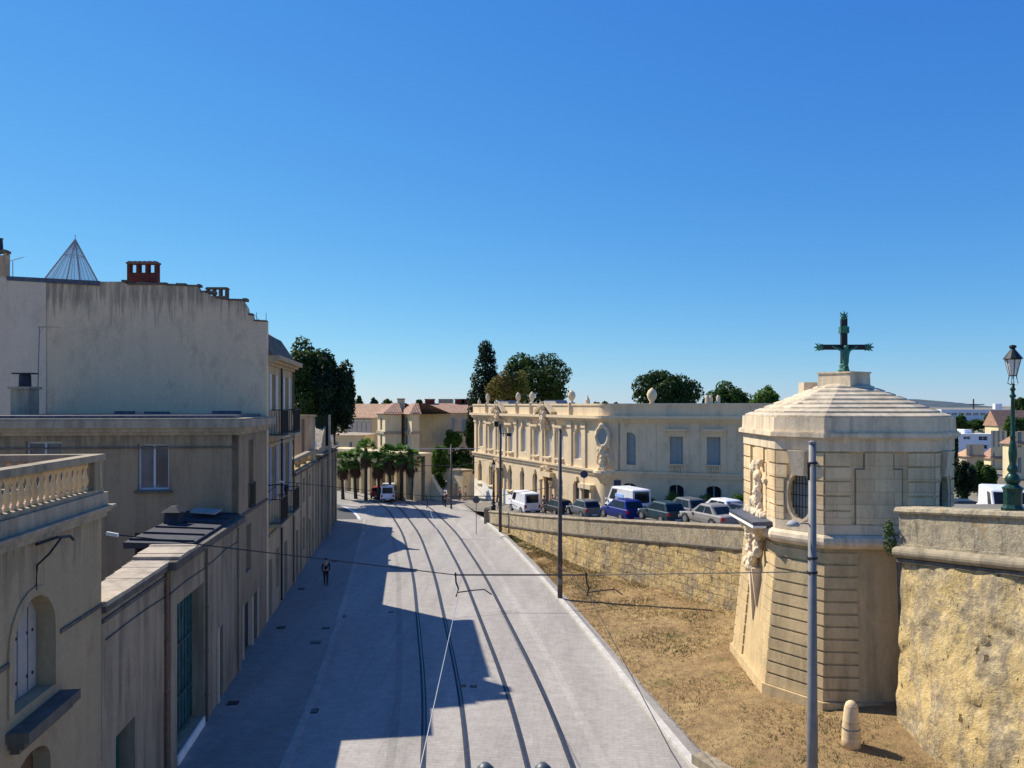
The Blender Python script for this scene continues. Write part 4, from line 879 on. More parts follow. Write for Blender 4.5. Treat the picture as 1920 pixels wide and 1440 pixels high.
# weeds in the joint between pavilion and rampart
def leafy(name,mat,blobs,n,size,seed,par=None,flat=.0,trunks=None,local=False,tilt=.6,hole=0):
    r=np.random.default_rng(seed); vol=np.array([b[1][0]*b[1][1]+b[1][0]*b[1][2] for b in blobs]); pr=vol/vol.sum(); idx=r.choice(len(blobs),n,p=pr)
    c=np.array([b[0] for b in blobs])[idx]; rad=np.array([b[1] for b in blobs])[idx]
    d=r.normal(size=(n,3)); d/=np.linalg.norm(d,axis=1)[:,None]
    k=r.uniform(.62,1.06,n)[:,None]; P=c+d*rad*k
    if hole:
        keep=np.array([noise.noise(Vector(p*(1.3/max(.5,size*4))))>-hole for p in P]); P=P[keep]; d=d[keep]; n=len(P)
    nn=d+r.normal(size=(n,3))*tilt; nn/=np.linalg.norm(nn,axis=1)[:,None]
    a=np.cross(nn,r.normal(size=(n,3))); a/=np.linalg.norm(a,axis=1)[:,None]; b=np.cross(nn,a); s=size*r.uniform(.55,1.35,n)[:,None]
    V=np.stack([P-a*s,P-b*s*.55,P+a*s,P+b*s*.55],1).reshape(-1,3)
    m=MB(); m.v=V.tolist(); m.f=[(4*i,4*i+1,4*i+2,4*i+3) for i in range(n)]
    return m.build(name,mat,par,local=local)
o=leafy('wall_weeds','weed',[((12.98,26.35,6.9),(.22,.25,.5)),((12.9,26.3,7.4),(.15,.2,.3))],500,.05,5); tag(o,'dark weeds rooted in the joint between the stone pavilion and the near rampart','weeds')
# ================================================================ CRUCIFIX
cx,cy,cz=c0[0],c0[1],12.9; k=30.2
CRU=h=thing('crucifix','dark cross with green bronze tips and a bronze figure, standing on the pavilion roof','crucifix',(cx,cy,cz))
zt=pz(583,k); za_=pz(651,k); hw=55.5/1440*k
m=MB(); m.box(cx-.115,cx+.115,cy-.07,cy+.07,cz+.05,zt-.32); m.box(cx-hw+.3,cx-.116,cy-.068,cy+.068,za_-.1,za_+.1); m.box(cx+.116,cx+hw-.3,cy-.068,cy+.068,za_-.1,za_+.1); m.build('cross_beam','blackwood',h)
def finial(p,dx,dz):
    m=MB(); K=1.5; ax=Vector((dx,0,dz)); sd_=Vector((dz,0,dx)); P=Vector(p)
    m.tube([P-ax*.05,P+ax*.28],.08,8,r2=.03)
    for s in(-1,1):
        for t in (0,.12): m.tube([P+ax*t,P+ax*(t+.05)+sd_*s*.10,P+ax*(t+.13)+sd_*s*.15],.045,6,r2=.012)
    m.blob(P+ax*.02,(.13,.10,.13),.2,2,3); m.build('leaf_finial','bronze',h,smooth=True)
finial((cx-hw+.28,cy,za_),-1,0); finial((cx+hw-.28,cy,za_),1,0); finial((cx,cy,zt-.30),0,1)
m=MB(); m.box(cx-.17,cx+.17,cy-.1,cy+.1,zt-.88,zt-.62); m.tube([(cx,cy,zt-.62),(cx,cy,zt-.5)],.1,8,r2=.05); m.build('title_board','bronze',h)
m=MB(); m.lathe([(.2,0),(.22,.08),(.16,.14),(.17,.28),(.13,.34)],cx,cy,cz,10); m.build('foot','bronze',h)
def skin(name,mat,J,Eg,par=None,root=0,sub=1,local=False):
    me=bpy.data.meshes.new(name); me.from_pydata([j[:3] for j in J],Eg,[])
    if par is not None and not local: me.transform(rootmat(par).inverted())
    me.materials.append(M[mat]); o=bpy.data.objects.new(name,me); C.objects.link(o); o.parent=par
    sk=o.modifiers.new('skin','SKIN'); sk.use_smooth_shade=True
    lay=me.skin_vertices[0] if me.skin_vertices else None
    if lay is None:
        bm=bmesh.new(); bm.from_mesh(me); bm.verts.layers.skin.verify(); bm.to_mesh(me); bm.free(); lay=me.skin_vertices[0]
    for i,j in enumerate(J):
        r=j[3]; lay.data[i].radius=(r,j[4] if len(j)>4 else r); lay.data[i].use_root=(i==root)
    ss=o.modifiers.new('sub','SUBSURF'); ss.levels=sub; ss.render_levels=sub
    return o
y=cy-.14
J=[(cx,y,za_-.62,.075),(cx,y,za_-.42,.08),(cx,y,za_-.22,.10),(cx,y-.01,za_-.07,.04),(cx+.02,y-.05,za_+.06,.07),
   (cx-.15,y,za_-.13,.045),(cx-.34,y+.02,za_-.05,.033),(cx-.52,y+.05,za_+.03,.022),(cx+.15,y,za_-.13,.045),(cx+.34,y+.02,za_-.05,.033),(cx+.52,y+.05,za_+.03,.022),
   (cx-.05,y-.04,za_-.78,.058),(cx-.06,y-.07,za_-.95,.042),(cx-.02,y,za_-1.18,.03),(cx+.05,y-.04,za_-.78,.058),(cx+.06,y-.07,za_-.95,.042),(cx+.02,y,za_-1.18,.03)]
J=[(a[0],a[1],a[2],a[3]*1.35) for a in J]
skin('figure','bronze',J,[(0,1),(1,2),(2,3),(3,4),(2,5),(5,6),(6,7),(2,8),(8,9),(9,10),(0,11),(11,12),(12,13),(0,14),(14,15),(15,16)],h)
def rescale(root,k):
    c=Vector((0,0,CH)); old=root.location.copy(); root.location=c+(old-c)*k
    for o in bpy.data.objects:
        r=o
        while r.parent: r=r.parent
        if r is root and o.type=='MESH': o.data.transform(Matrix.Scale(k,4))
rescale(PAV,1.04); rescale(CRU,1.04)
# ================================================================ STONE MARKER POST, LOW KERB WALL
bx_,by_=10.95,24.8; gz0=gz(bx_,by_)-.05
h=tag(MB().build('tmp','coping'),'x'); bpy.data.objects.remove(h)
h=thing('marker_stone','short tapered round topped stone post on the dry grass in front of the pavilion','marker stone',(bx_,by_,gz0))
m=MB(); m.lathe([(.30,0),(.29,.3),(.27,.7),(.23,1.1),(.21,1.3),(.17,1.42),(.09,1.5),(.02,1.52)],bx_,by_,gz0,12); m.build('shaft','tower',h,smooth=True)
m=MB(); m.lathe([(.285,0),(.29,.02),(.285,.04)],bx_,by_,gz0+.62,14); m.build('metal_band','galv',h)
kk=[(24.6,5.75),(23.6,6.25),(22.4,7.1),(21,8.3),(19,10)]
m=MB()
for (a,b),(c,d) in zip(kk,kk[1:]): m.hexa([(b,a,-.1),(b+.55,a+.25,-.1),(d+.55,c+.25,-.1),(d,c,-.1),(b,a,.42),(b+.5,a+.22,.42),(d+.5,c+.22,.42),(d,c,.42)])
tag(m.build('kerb_wall','coping'),'low weathered stone kerb wall at the corner of lawn and street, bottom of the view','wall')
# ================================================================ PALACE
PL0=(-4.4,90.0); PL1=(7.2,64.2); PR0=(8.5,63.2); PR1=(24,57.7)
FA=F(PL0,PL1); FB=F(PR0,PR1)
PAL=h=thing('palace','cream stone mansion with pale shutters, parapet urns and rounded statue corner, behind the parked cars','mansion',(10,75,0))
def fs(f,px):
    lo,hi=-5.,60
    for _ in range(50):
        mid=(lo+hi)/2; q=f.pt(mid,0)
        if 960+1440*q[0]/q[1]<px: lo=mid
        else: hi=mid
    return lo
zs_,zc0,zc1,zt_=6.05,10.15,10.75,11.75
up=[]; gr=[]
for px,kind in ((902,1),(920,0),(938,0),(957,0),(981,1),(1005,0),(1027,0),(1050,0),(1083,1)):
    s=fs(FA,px); up.append((s-.62,s+.62,6.9,9.55 if kind else 9.3,.62) if kind else (s-.6,s+.6,6.75,9.25))
for px,kind in ((900,1),(920,1),(937,2),(956,1),(979,1),(1003,1),(1028,2),(1050,1),(1082,3)):
    s=fs(FA,px)
    gr.append((s-.55,s+.55,2.7,5.0,.5) if kind==1 else (s-.85,s+.85,.4,4.9) if kind==2 else (s-.75,s+.75,1.6,5.0,.6))
m=MB(); fwall(m,FA,0,FA.L,-.2,zc0,up+gr,.3)
upR=[]; grR=[]
for px,k in ((1180,1),(1268,0),(1338,0),(1410,0)): s=fs(FB,px); upR.append((s-.52,s+.52,6.75,9.4,.5) if k else (s-.52,s+.52,6.9,9.1)); grR.append((s-.62,s+.62,3.0,5.25,.45))
fwall(m,FB,0,FB.L,-.2,zc0,upR+grR,.3)
# rounded corner
arc=[]
import itertools
a0=math.atan2(FA.n.y,FA.n.x); a1=math.atan2(FB.n.y,FB.n.x); 
if a0>0: a0-=2*PI
P0=Vector(PL1); P2=Vector(PR0)
mid=(P0+P2)/2; ctrl=Vector((7.55,63.25))
for k in range(9):
    t=k/8; q=(1-t)**2*P0+2*t*(1-t)*ctrl+t*t*P2; arc.append((q.x,q.y))
for A,B in zip(arc,arc[1:]): m.quad((*A,-.2),(*B,-.2),(*B,zc0),(*A,zc0))
core=[FA.xy(0,-.31),FA.xy(FA.L,-.31),FB.xy(.1,-.5),FB.xy(FB.L,-.31),(30,75),(14,96)]
m.prism(core,-.2,zc0-.01); m.quad((*PL0,-.2),(*FA.xy(0,-.31),-.2),(*FA.xy(0,-.31),zc0),(*PL0,zc0)); m.quad((*PR1,-.2),(*PR1,zc0),(*FB.xy(FB.L,-.5),zc0),(*FB.xy(FB.L,-.5),-.2))
wl_=m.build('wall','palace',h)
def perim(d): 
    ps=[FA.xy(-.3 if d>0 else 0,d)]+[FA.xy(FA.L,d)]
    for i,(A) in enumerate(arc[1:-1]):
        t=(i+1)/8; n=(FA.n*(1-t)+FB.n*t).normalized(); ps.append((A[0]+n.x*d,A[1]+n.y*d))
    return ps+[FB.xy(0,d),FB.xy(FB.L,d)]
def ring(m,d,z0,z1,inn=-.5):
    A=perim(d); B=perim(inn)
    for i in range(len(A)-1): m.hexa([(*A[i],z0),(*A[i+1],z0),(*B[i+1],z0),(*B[i],z0),(*A[i],z1),(*A[i+1],z1),(*B[i+1],z1),(*B[i],z1)])
m=MB(); ring(m,.08,zc0,zc0+.12); ring(m,.25,zc0+.121,zc0+.35); ring(m,.52,zc0+.351,zc1); m.build('cornice','palace',h)
m=MB(); ring(m,.12,zs_-.28,zs_); ring(m,.24,zs_+.001,zs_+.18); m.build('string_course','palace',h)
m=MB(); ring(m,.06,zc1,zt_-.16,-.3); ring(m,.14,zt_-.159,zt_,-.36); m.build('parapet','palace',h)
m=MB(); m.prism(core,zc1-.3,zc1-.1); m.prism([FB.xy(1,-.45),FB.xy(FB.L,-.45),(29.5,74.5),(15,80)],zc1-.098,zt_+.02,.9); m.build('roof','palace_roof',h)
m=MB(); ring(m,.06,-.2,1.5,-.02); m.build('plinth','palace',h)
for s in [fs(FA,p) for p in (893,911,929,947,968,994,1016,1039,1070,1096)]: m=MB(); m.fbox(FA,s-.3,s+.3,zs_+.2,zc0,.002,.13); m.fbox(FA,s-.38,s+.38,zc0-.5,zc0-.003,.131,.2); m.build('pilaster','palace',h)
for s in (.6,fs(FB,1155),fs(FB,1222),fs(FB,1303),fs(FB,1373)): m=MB(); m.fbox(FB,s-.35,s+.35,zs_+.2,zc0,.002,.07); m.build('pilaster','palace',h)
for i,o in enumerate(up):
    wn=window(h,FA,*o[:4],fm='shutter_pale',pm='shutter_pale',nx=2,nz=1,fw=.07,dp=.3)
    m=MB(); 
    if len(o)==4:
        m.fbox(FA,o[0]-.25,o[1]+.25,o[3]+.3,o[3]+.5,.14,.38); m.fbox(FA,o[0]-.1,o[1]+.1,o[3]+.003,o[3]+.297,.002,.18); m.build('lintel','palace',wn)
        m=MB(); m.fbox(FA,o[0]-.1,o[1]+.1,o[2]-.16,o[2]-.003,.002,.24); m.build('sill','palace',wn)
    else:
        m.fbox(FA,(o[0]+o[1])/2-.14,(o[0]+o[1])/2+.14,o[3]-.05,o[3]+.42,.002,.2); m.build('keystone','palace',wn)
for i,o in enumerate(gr):
    w_=o[1]-o[0]
    if w_>1.6 or o[2]<1: 
        m=MB(); m.fbox(FA,o[0]+.01,o[1]-.01,o[2]+.01,o[3]-.01,-.29,-.22); dd=m.build('door','wood_brown',h)
        for sx in (o[0]-.3,o[1]+.02): m=MB(); q=FA.xy(sx+.14,.28); m.lathe([(.22,0),(.22,.2),(.16,.25),(.14,3.9),(.2,4.0),(.22,4.15)],q[0],q[1],.4,10); m.build('column','palace',h)
        m=MB(); m.fbox(FA,o[0]-.5,o[1]+.5,o[3]+.01,o[3]+.45,.02,.55); m.build('door_hood','palace',h)
        m=MB()
        for k in range(8): a=PI*k/7; m.blob(FA.pt((o[0]+o[1])/2+.75*math.cos(a),o[3]+.6+.25*math.sin(a),.35),(.2,.2,.2),.3,2,k)
        m.build('door_carving','palace',h)
    else:
        wn=window(h,FA,*o[:4],fm='shutter_pale',pm='glass',nx=2,nz=2,fw=.08,dp=.3)
        m=MB(); m.fbox(FA,(o[0]+o[1])/2-.13,(o[0]+o[1])/2+.13,o[3]-.05,o[3]+.36,.002,.16); m.build('keystone','palace',wn)
        m=MB(); m.fbox(FA,o[0]-.1,o[1]+.1,o[2]-.14,o[2]-.003,.002,.2); m.build('sill','palace',wn)
for i,o in enumerate(upR):
    wn=window(h,FB,*o[:4],fm='shutter_cool',pm='shutter_cool',nx=2,nz=5,fw=.05,dp=.3)
    if i: 
        m=MB(); m.fbox(FB,o[0]-.35,o[1]+.35,o[3]+.45,o[3]+.62,.002,.42); m.fbox(FB,o[0]-.2,o[1]+.2,o[3]+.003,o[3]+.447,.002,.16); m.build('lintel','palace',wn)
        m=MB(); m.fbox(FB,o[0]-.1,o[1]+.1,o[2]-.1,o[2]-.003,.002,.2)
        for k in range(6): x=o[0]+(o[1]-o[0])*(k+.5)/6; q=FB.xy(x,.1); m.lathe([(.05,0),(.075,.15),(.04,.35),(.05,.45)],q[0],q[1],o[2]-.6,6)
        m.build('sill_balustrade','palace',wn)
for o in grR: window(h,FB,*o[:4],fm='shutter_cool',pm='black_open',nx=2,nz=2,fw=.09,dp=.3)
m=MB(); s=fs(FB,1158); m.fbox(FB,s-.28,s+.28,5.0,5.45,.07,.11); m.build('street_plaque','plaque',h)
for px,r in ((913,.22),(970,.25),(996,.27),(1070,.32)):
    s=fs(FA,px); q=FA.xy(s,-.1); m=MB(); m.box(q[0]-.3,q[0]+.3,q[1]-.3,q[1]+.3,zt_-.9,zt_+.12)
    m.lathe([(.2,0),(.12,.12),(r,.4),(r*1.12,.62),(r*.85,.9),(r*.3,1.05),(.05,1.1)],q[0],q[1],zt_+.12,12); m.build('parapet_urn','palace',h,smooth=False)
for px in (897,1100): s=fs(FA,px); q=FA.xy(s,-.1); m=MB(); m.lathe([(.22,0),(.2,.3),(.08,.5),(.02,.75)],q[0],q[1],zt_,8); m.build('parapet_finial','palace',h)
s=fs(FB,1222); q=FB.xy(s,-.1); m=MB(); m.lathe([(.28,0),(.16,.25),(.36,.55),(.42,.85),(.30,1.15),(.12,1.3),(.03,1.38)],q[0],q[1],zt_-.1,12); m.build('parapet_urn','palace',h,smooth=True)
for px in (1319,1326,1341): s=fs(FB,px); q=FB.xy(s,-3); m=MB(); m.lathe([(.18,0),(.16,.5),(.08,.7)],q[0],q[1],zt_,8); m.build('parapet_finial','palace',h)
for px,hw_ in ((940,1.5),(1027,1.7)):   # broken pediments with a slate gablet and carved shield
    s=fs(FA,px); m=MB()
    for sg in (-1,1): m.hexa([FA.pt(s+sg*hw_,zc1,.55),FA.pt(s+sg*.35,zc1+.9,.55),FA.pt(s+sg*.35,zc1+.9,-.6),FA.pt(s+sg*hw_,zc1,-.6),FA.pt(s+sg*hw_*1.08,zc1+.28,.6),FA.pt(s+sg*.35,zc1+1.25,.6),FA.pt(s+sg*.35,zc1+1.25,-.6),FA.pt(s+sg*hw_*1.08,zc1+.28,-.6)])
    m.build('pediment','palace',h)
    m=MB()
    m.add([FA.pt(s-.9,zc1+.4,.3),FA.pt(s+.9,zc1+.4,.3),FA.pt(s,zc1+1.35,.3),FA.pt(s-.9,zc1+.4,-2),FA.pt(s+.9,zc1+.4,-2),FA.pt(s,zc1+1.35,-2)],[(0,1,2),(3,5,4),(1,4,5,2),(0,2,5,3)]); m.build('gablet_roof','palace_roof',h)
    lumps([(FA.pt(s+dx,zc1-.3+dz,.5),(.28,.2,.3)) for dx,dz in ((0,0),(-.3,.35),(.3,.35),(0,.55),(0,-.5),(-.2,-.2),(.2,-.2),(0,.95),(0,-.9))],'palace',h,'carved_shield')
# corner sculpture: wreath with dark disc over a standing figure on a corbel
ac=Vector((arc[4][0],arc[4][1],0)); nn=(FA.n+FB.n).normalized(); uu=Vector((-nn.y,nn.x,0))
if uu.x<0: uu=-uu
def cp(s,z,d): q=ac+uu*s+nn*d; return (q.x,q.y,z)
m=MB(); n=20; pr=[cp(.62*math.cos(2*PI*k/n),9.05+.8*math.sin(2*PI*k/n),.38) for k in range(n+1)]; m.tube(pr,.15,8,caps=False); m.build('wreath','palace',h,smooth=True)
m=MB(); m.add([cp(.58*math.cos(2*PI*k/n),9.05+.76*math.sin(2*PI*k/n),.36) for k in range(n)]+[cp(.58*math.cos(2*PI*k/n),9.05+.76*math.sin(2*PI*k/n),.0) for k in range(n)],[tuple(range(n))]+[(k,(k+1)%n,n+(k+1)%n,n+k) for k in range(n)]); m.build('medallion','shutter_cool',h)
lumps([(cp(0,8.15,.42),(.16,.16,.18)),(cp(0,7.75,.4),(.28,.22,.3)),(cp(.05,7.3,.4),(.25,.25,.35)),(cp(0,6.85,.42),(.3,.28,.4)),(cp(-.35,7.9,.4),(.18,.12,.14)),(cp(.4,7.6,.4),(.2,.14,.16)),(cp(-.15,6.45,.4),(.25,.25,.3)),(cp(.2,6.45,.45),(.25,.25,.3)),(cp(.55,7.1,.3),(.14,.14,.4)),(cp(-.5,7.2,.3),(.16,.14,.5)),(cp(-.45,8.5,.35),(.22,.15,.25)),(cp(.5,8.3,.35),(.2,.15,.2))],'palace',h,'corner_statue'); lumps([(cp(0,9.95,.4),(.3,.2,.2))],'palace',h,'wreath_crest')
m=MB(); q=cp(0,0,.1); m.lathe([(.35,-.9),(.5,-.6),(.85,-.2),(.95,0),(.9,.2)],q[0],q[1],6.05,14); m.build('statue_corbel','palace',h)
s=fs(FA,1104); m=MB(); m.fbox(FA,s-.65,s+.65,1.5,4.5,-.0+.004,.05); m.build('door','wood_brown',h); m=MB(); m.fbox(FA,s-.95,s-.66,1.5,4.5,.003,.35); m.fbox(FA,s+.66,s+.95,1.5,4.5,.003,.35); m.fbox(FA,s-1.05,s+1.05,4.503,4.9,.003,.5); m.build('door_surround','palace',h)
# whitewashed patches low on the wall
m=MB()
def patch(f,pts,d): m.add([f.pt(a,z,d) for a,z in pts],[tuple(range(len(pts)))])
s0_,s1_=.05,fs(FA,925); r=random.Random(5); pts_=[(s0_,.0),(s1_,.0)]+[(s1_-(s1_-s0_)*k/8,3.05-.8*(1-k/8)**2+r.uniform(-.1,.1)) for k in range(9)]
patch(FA,pts_,.066); m.build('whitewash_patch','whitewash',h)
m=MB(); s0_,s1_=fs(FA,941),fs(FA,970); pts_=[(s0_,.0),(s1_,.0)]+[(s1_-(s1_-s0_)*k/8,2.9-.9*(1-k/8)+r.uniform(-.15,.15)) for k in range(9)]; patch(FA,pts_,.066); m.build('whitewash_patch','whitewash',h)
rescale(PAL,1.1)
# ================================================================ FAR BUILDINGS
def house(name,label,x0,x1,Y,depth,zb,ze,roofh,wallm,roofm,wins,hip=True,side=None,cat='house',eave=.4,group=None,shut=None,skew=0,wm='glass',fm='white_frame'):
    """box house, front facing the camera between x0 and x1 at depth Y; wins: (fx0,fx1,z0,z1)"""
    h=thing(name,label,cat,((x0+x1)/2,Y+depth/2,zb),group=group)
    f=F((x0,Y),(x1,Y+skew)); L=f.L; ops=[(a*L,b*L,c,d) for a,b,c,d in wins]
    m=MB(); fwall(m,f,0,L,zb,ze,ops,.2); m.prism([f.xy(0,-.21),f.xy(L,-.21),f.xy(L,-depth),f.xy(0,-depth)],zb,ze-.01)
    m.build('wall',wallm,h)
    m=MB(); m.prism([f.xy(-.1,.15),f.xy(L+.1,.15),f.xy(L+.1,-depth-.1),f.xy(-.1,-depth-.1)],ze+.002,ze+.18); m.build('eave_cornice',wallm,h)
    m=MB(); e=eave; A=[f.pt(-e,ze+.182,e),f.pt(L+e,ze+.182,e),f.pt(L+e,ze+.182,-depth-e),f.pt(-e,ze+.182,-depth-e)]; k=min(depth/2,L/2-.2) if hip else 0
    R0=f.pt(k-(0 if hip else e),ze+roofh,-depth/2); R1=f.pt(L-k+(0 if hip else e),ze+roofh,-depth/2)
    m.add(A+[R0,R1],[(0,1,5,4),(1,2,5),(2,3,4,5),(3,0,4),(3,2,1,0)])
    if roofh>0: m.build('roof',roofm,h)
    for o in ops:
        w_=window(h,f,*o,pm=wm,fm=fm,nz=2,dp=.2,fw=.08)
        if shut: 
            for sx in (o[0]-.5,o[1]+.02): m=MB(); m.fbox(f,sx,sx+.48,o[2],o[3],.003,.045); m.build('shutter',shut,h)
    return h,f
def chim(h,x,y,z0,z1,w=.5,mat='brickred'):
    m=MB(); m.box(x-w,x+w,y-.4,y+.4,z0,z1); c=m.build('chimney',mat,h); m=MB(); m.box(x-w-.08,x+w+.08,y-.48,y+.48,z1+.002,z1+.15); m.build('chimney_cap','roof_tile',c)
# orange roofed hall
Y=140; h,f=house('orange_roofed_house','house with broad pale orange tiled roof and white glazed gallery, beside the evergreens',pX(620,Y),pX(728,Y),Y,14,0,pz(785,Y),pz(757,Y)-pz(785,Y),'arcade','roof_orange',[(.44+.09*i,.44+.09*i+.065,pz(813,Y),pz(791,Y)) for i in range(0,0)],hip=False)
x0,x1=pX(652,Y-.5),pX(696,Y-.5); m=MB(); g_=F((x0,Y-.6),(x1,Y-.6)); m.prism([(x0,Y-.55),(x1,Y-.55),(x1,Y-.01),(x0,Y-.01)],0,pz(787,Y)); m.build('gallery','arcade',h)
for i in range(5): a=g_.L*(i+.14)/5; window(h,g_,a,a+g_.L/5*.74,pz(812,Y),pz(791,Y),fm='far_wall',pm='shutter_pale',dp=-.02,nz=2)
# cream wing with pale cornice roof in front of it
Y=118; h,f=house('cream_wing','low cream wing with a flat grey cornice, behind the left palms',pX(610,Y),pX(684,Y),Y,8,0,pz(818,Y),.5,'arcade','stone_grey',[(.25,.33,pz(850,Y),pz(828,Y)),(.6,.68,pz(850,Y),pz(828,Y))],hip=True)
# red roofed block with two projecting towers
Y=125; zr=pz(776,Y); h,f=house('red_roofed_block','long grey blue shaded block with red tiled roof, right of the projecting cream bays',pX(770,Y),pX(886,Y),Y,12,0,zr,pz(756,Y)-zr,'far_wall','roof_tile',
   [(.22,.30,pz(808,Y),pz(784,Y)),(.58,.66,pz(808,Y),pz(784,Y)),(.22,.30,pz(845,Y),pz(822,Y)),(.58,.66,pz(845,Y),pz(822,Y)),(.88,.95,pz(808,Y),pz(786,Y))],shut='shutter_blue',hip=False)
m=MB(); m.fbox(f,0,f.L,pz(812,Y),pz(809,Y),.003,.12); m.build('string_course','stone_dark',h); m=MB(); m.tube([f.pt(f.L*.44,0,.1),f.pt(f.L*.44,zr,.1)],.1,6); m.build('downpipe','stone_dark',h)
for px in (806,862,875): chim(h,pX(px,Y+6),Y+6,pz(762,Y),pz(749,Y),.8,'brickred')
m=MB(); m.box(pX(822,150),pX(846,150),150,156,pz(775,150),pz(748,150)); tag(m.build('water_tank_house','stone_grey'),'grey blue flat roofed lift housing on the skyline above the red roofs','building')
def bay(px0,pxm,px1,Y,lab,dz):
    h=thing('bay_house',lab,'house',(pX((px0+px1)/2,Y),Y+3,0)); zt=pz(776,Y)+dz
    A=(pX(px0,Y+5),Y+5); B=(pX(pxm,Y),Y); Cc=(pX(px1,Y)+(.9 if px1-pxm<5 else 0),Y+.4)
    m=MB(); f1=F(A,B); f2=F(B,Cc); o1=(f1.L*.36,f1.L*.64)
    ops=[(o1[0],o1[1],pz(808,Y),pz(783,Y)),(o1[0],o1[1],pz(838,Y),pz(815,Y),.3)]
    fwall(m,f1,0,f1.L,0,zt,ops,.2); fwall(m,f2,0,f2.L,0,zt,[],.2); m.prism([f1.xy(.05,-.21),f1.xy(f1.L,-.21),f2.xy(f2.L,-.21),f2.xy(f2.L,-8),f1.xy(0,-8)],0,zt-.01); m.build('wall','arcade',h)
    for o in ops: window(h,f1,*o[:4],pm='glass',dp=.2,fw=.1,nz=1)
    m=MB(); 
    for zz in (812,776): m.fbox(f1,-.1,f1.L+.1,pz(zz,Y)-.15,pz(zz,Y)+.2,.003,.2); m.fbox(f2,0,f2.L,pz(zz,Y)-.15,pz(zz,Y)+.2,.003,.2)
    m.build('string_course','stone_grey',h)
    m=MB(); P=[f1.xy(-.5,.5),f1.xy(f1.L+.4,.5),f2.xy(f2.L+.2,.5),f2.xy(f2.L,-8),f1.xy(0,-8)]; m.prism(P,zt+.01,zt+1.6,.25); m.build('roof','roof_tile',h); return h
hb=bay(708,722,752,112,'narrow cream bay fronted house with red roof, left one of the two',0); chim(hb,pX(752,116),116,pz(772,116),pz(749,116),.5,'arcade')
bay(752,772,774,110,'narrow cream bay fronted house with red roof, right one, directly left of the shaded block',-.05)
# arcade wall behind the palms
h=thing('arcade','cream stone arcade with tall arches behind the row of palms','arcade',(pX(700,104),104,0))
Y=104; f=F((pX(618,107),107),(pX(779,93.5),93.5)); m=MB(); n=10; L=f.L; zt=pz(850,100)
ops=[(L*(i+.24)/n,L*(i+.76)/n,.05,4.3,True) for i in range(n)]
fwall(m,f,0,L,-.1,zt,ops,.9); m.fbox(f,0,L,-.1,zt,-2.5,-1.5); m.build('wall','arcade',h)
m=MB(); m.fbox(f,-.1,L+.1,zt+.003,zt+.35,-2.6,.25); m.build('cornice','arcade',h)
for i in range(n+1): m=MB(); m.fbox(f,max(0,L*i/n-.25),min(L,L*i/n+.25),0,zt,.003,.16); m.build('pilaster','arcade',h)
for o in ops[::2]: m=MB(); m.fbox(f,o[0]+.01,o[1]-.01,.06,4.5,-.89,-.8); m.build('arch_door','wood_dark' if o is not ops[4] else 'wood_brown',h)
# garden walls and gate piers toward the palace
h=thing('garden_wall','cream garden wall with a sloping end and a grey door, between the palms and the leafy bushes','wall',(pX(800,98),98,0))
Y=98; f=F((pX(780,99),99),(pX(832,92.5),92.5)); L=f.L; m=MB(); fwall(m,f,0,L*.35,-.1,pz(870,Y),[(L*.10,L*.28,.05,pz(885,Y))],.3)
m.hexa([f.pt(L*.351,-.1,0),f.pt(L,-.1,0),f.pt(L,-.1,-.5),f.pt(L*.351,-.1,-.5),f.pt(L*.351,pz(878,Y),0),f.pt(L,pz(925,Y),0),f.pt(L,pz(925,Y),-.5),f.pt(L*.351,pz(878,Y),-.5)]); m.build('wall','arcade',h)
m=MB(); m.fbox(f,L*.10+.01,L*.28-.01,.06,pz(885,Y)-.01,-.29,-.2); m.build('door','shutter_blue',h)
h=thing('gate_lodge','small cream lodge wall with an arched doorway and gate piers, left of the mansion','wall',(pX(860,97),97,0))
f=F((pX(838,97.5),97.5),(pX(868,95),95)); L=f.L; m=MB(); fwall(m,f,0,L,-.1,pz(882,97),[(L*.45,L*.68,.05,pz(905,97),True)],.3); m.fbox(f,0,L,-.1,pz(882,97),-1.5,-.31); m.build('wall','arcade',h)
m=MB(); m.fbox(f,-.1,L+.1,pz(882,97)+.003,pz(879,97),-1.6,.12); m.build('coping','coping',h)
for px in (870,884): m=MB(); x=pX(px,96); m.box(x-.35,x+.35,95.7,96.3,0,pz(890,96)); m.build('gate_pier','arcade',h)
m=MB(); m.box(pX(872.5,96),pX(881.5,96),95.9,96,0.1,pz(893,96)); m.build('gate','shutter_blue',h)
# ---------------------------------------------------------------- trees
def trunk(par,x,y,z0,z1,r,limbs,seed,mat='bark'):
    q=random.Random(seed); m=MB(); m.tube([(x,y,z0),(x+.1*q.uniform(-1,1),y,z0+(z1-z0)*.5),(x+.3*q.uniform(-1,1),y,z1)],[r,r*.8,r*.6],8)
    for (tx,ty,tz) in limbs: m.tube([(x,y,z0+(z1-z0)*q.uniform(.6,.9)),((x+tx)/2,(y+ty)/2,(z1+tz)/2-.3),(tx,ty,tz)],[r*.45,r*.3,r*.08],6)
    return m.build('trunk',mat,par)
def tree(name,label,x,y,z0,blobs,mat,n,size,seed,group=None,inner=True,hole=.22):
    h=thing(name,label,'tree',(x,y,z0),group=group)
    bl=[((x+b[0][0],y+b[0][1],z0+b[0][2]),b[1]) for b in blobs]
    trunk(h,x,y,z0,bl[0][0][2],max(.15,bl[0][1][0]*.06),[b[0] for b in bl[:7]],seed)
    leafy('crown',mat,bl,n,size,seed,h,hole=hole)
    return h
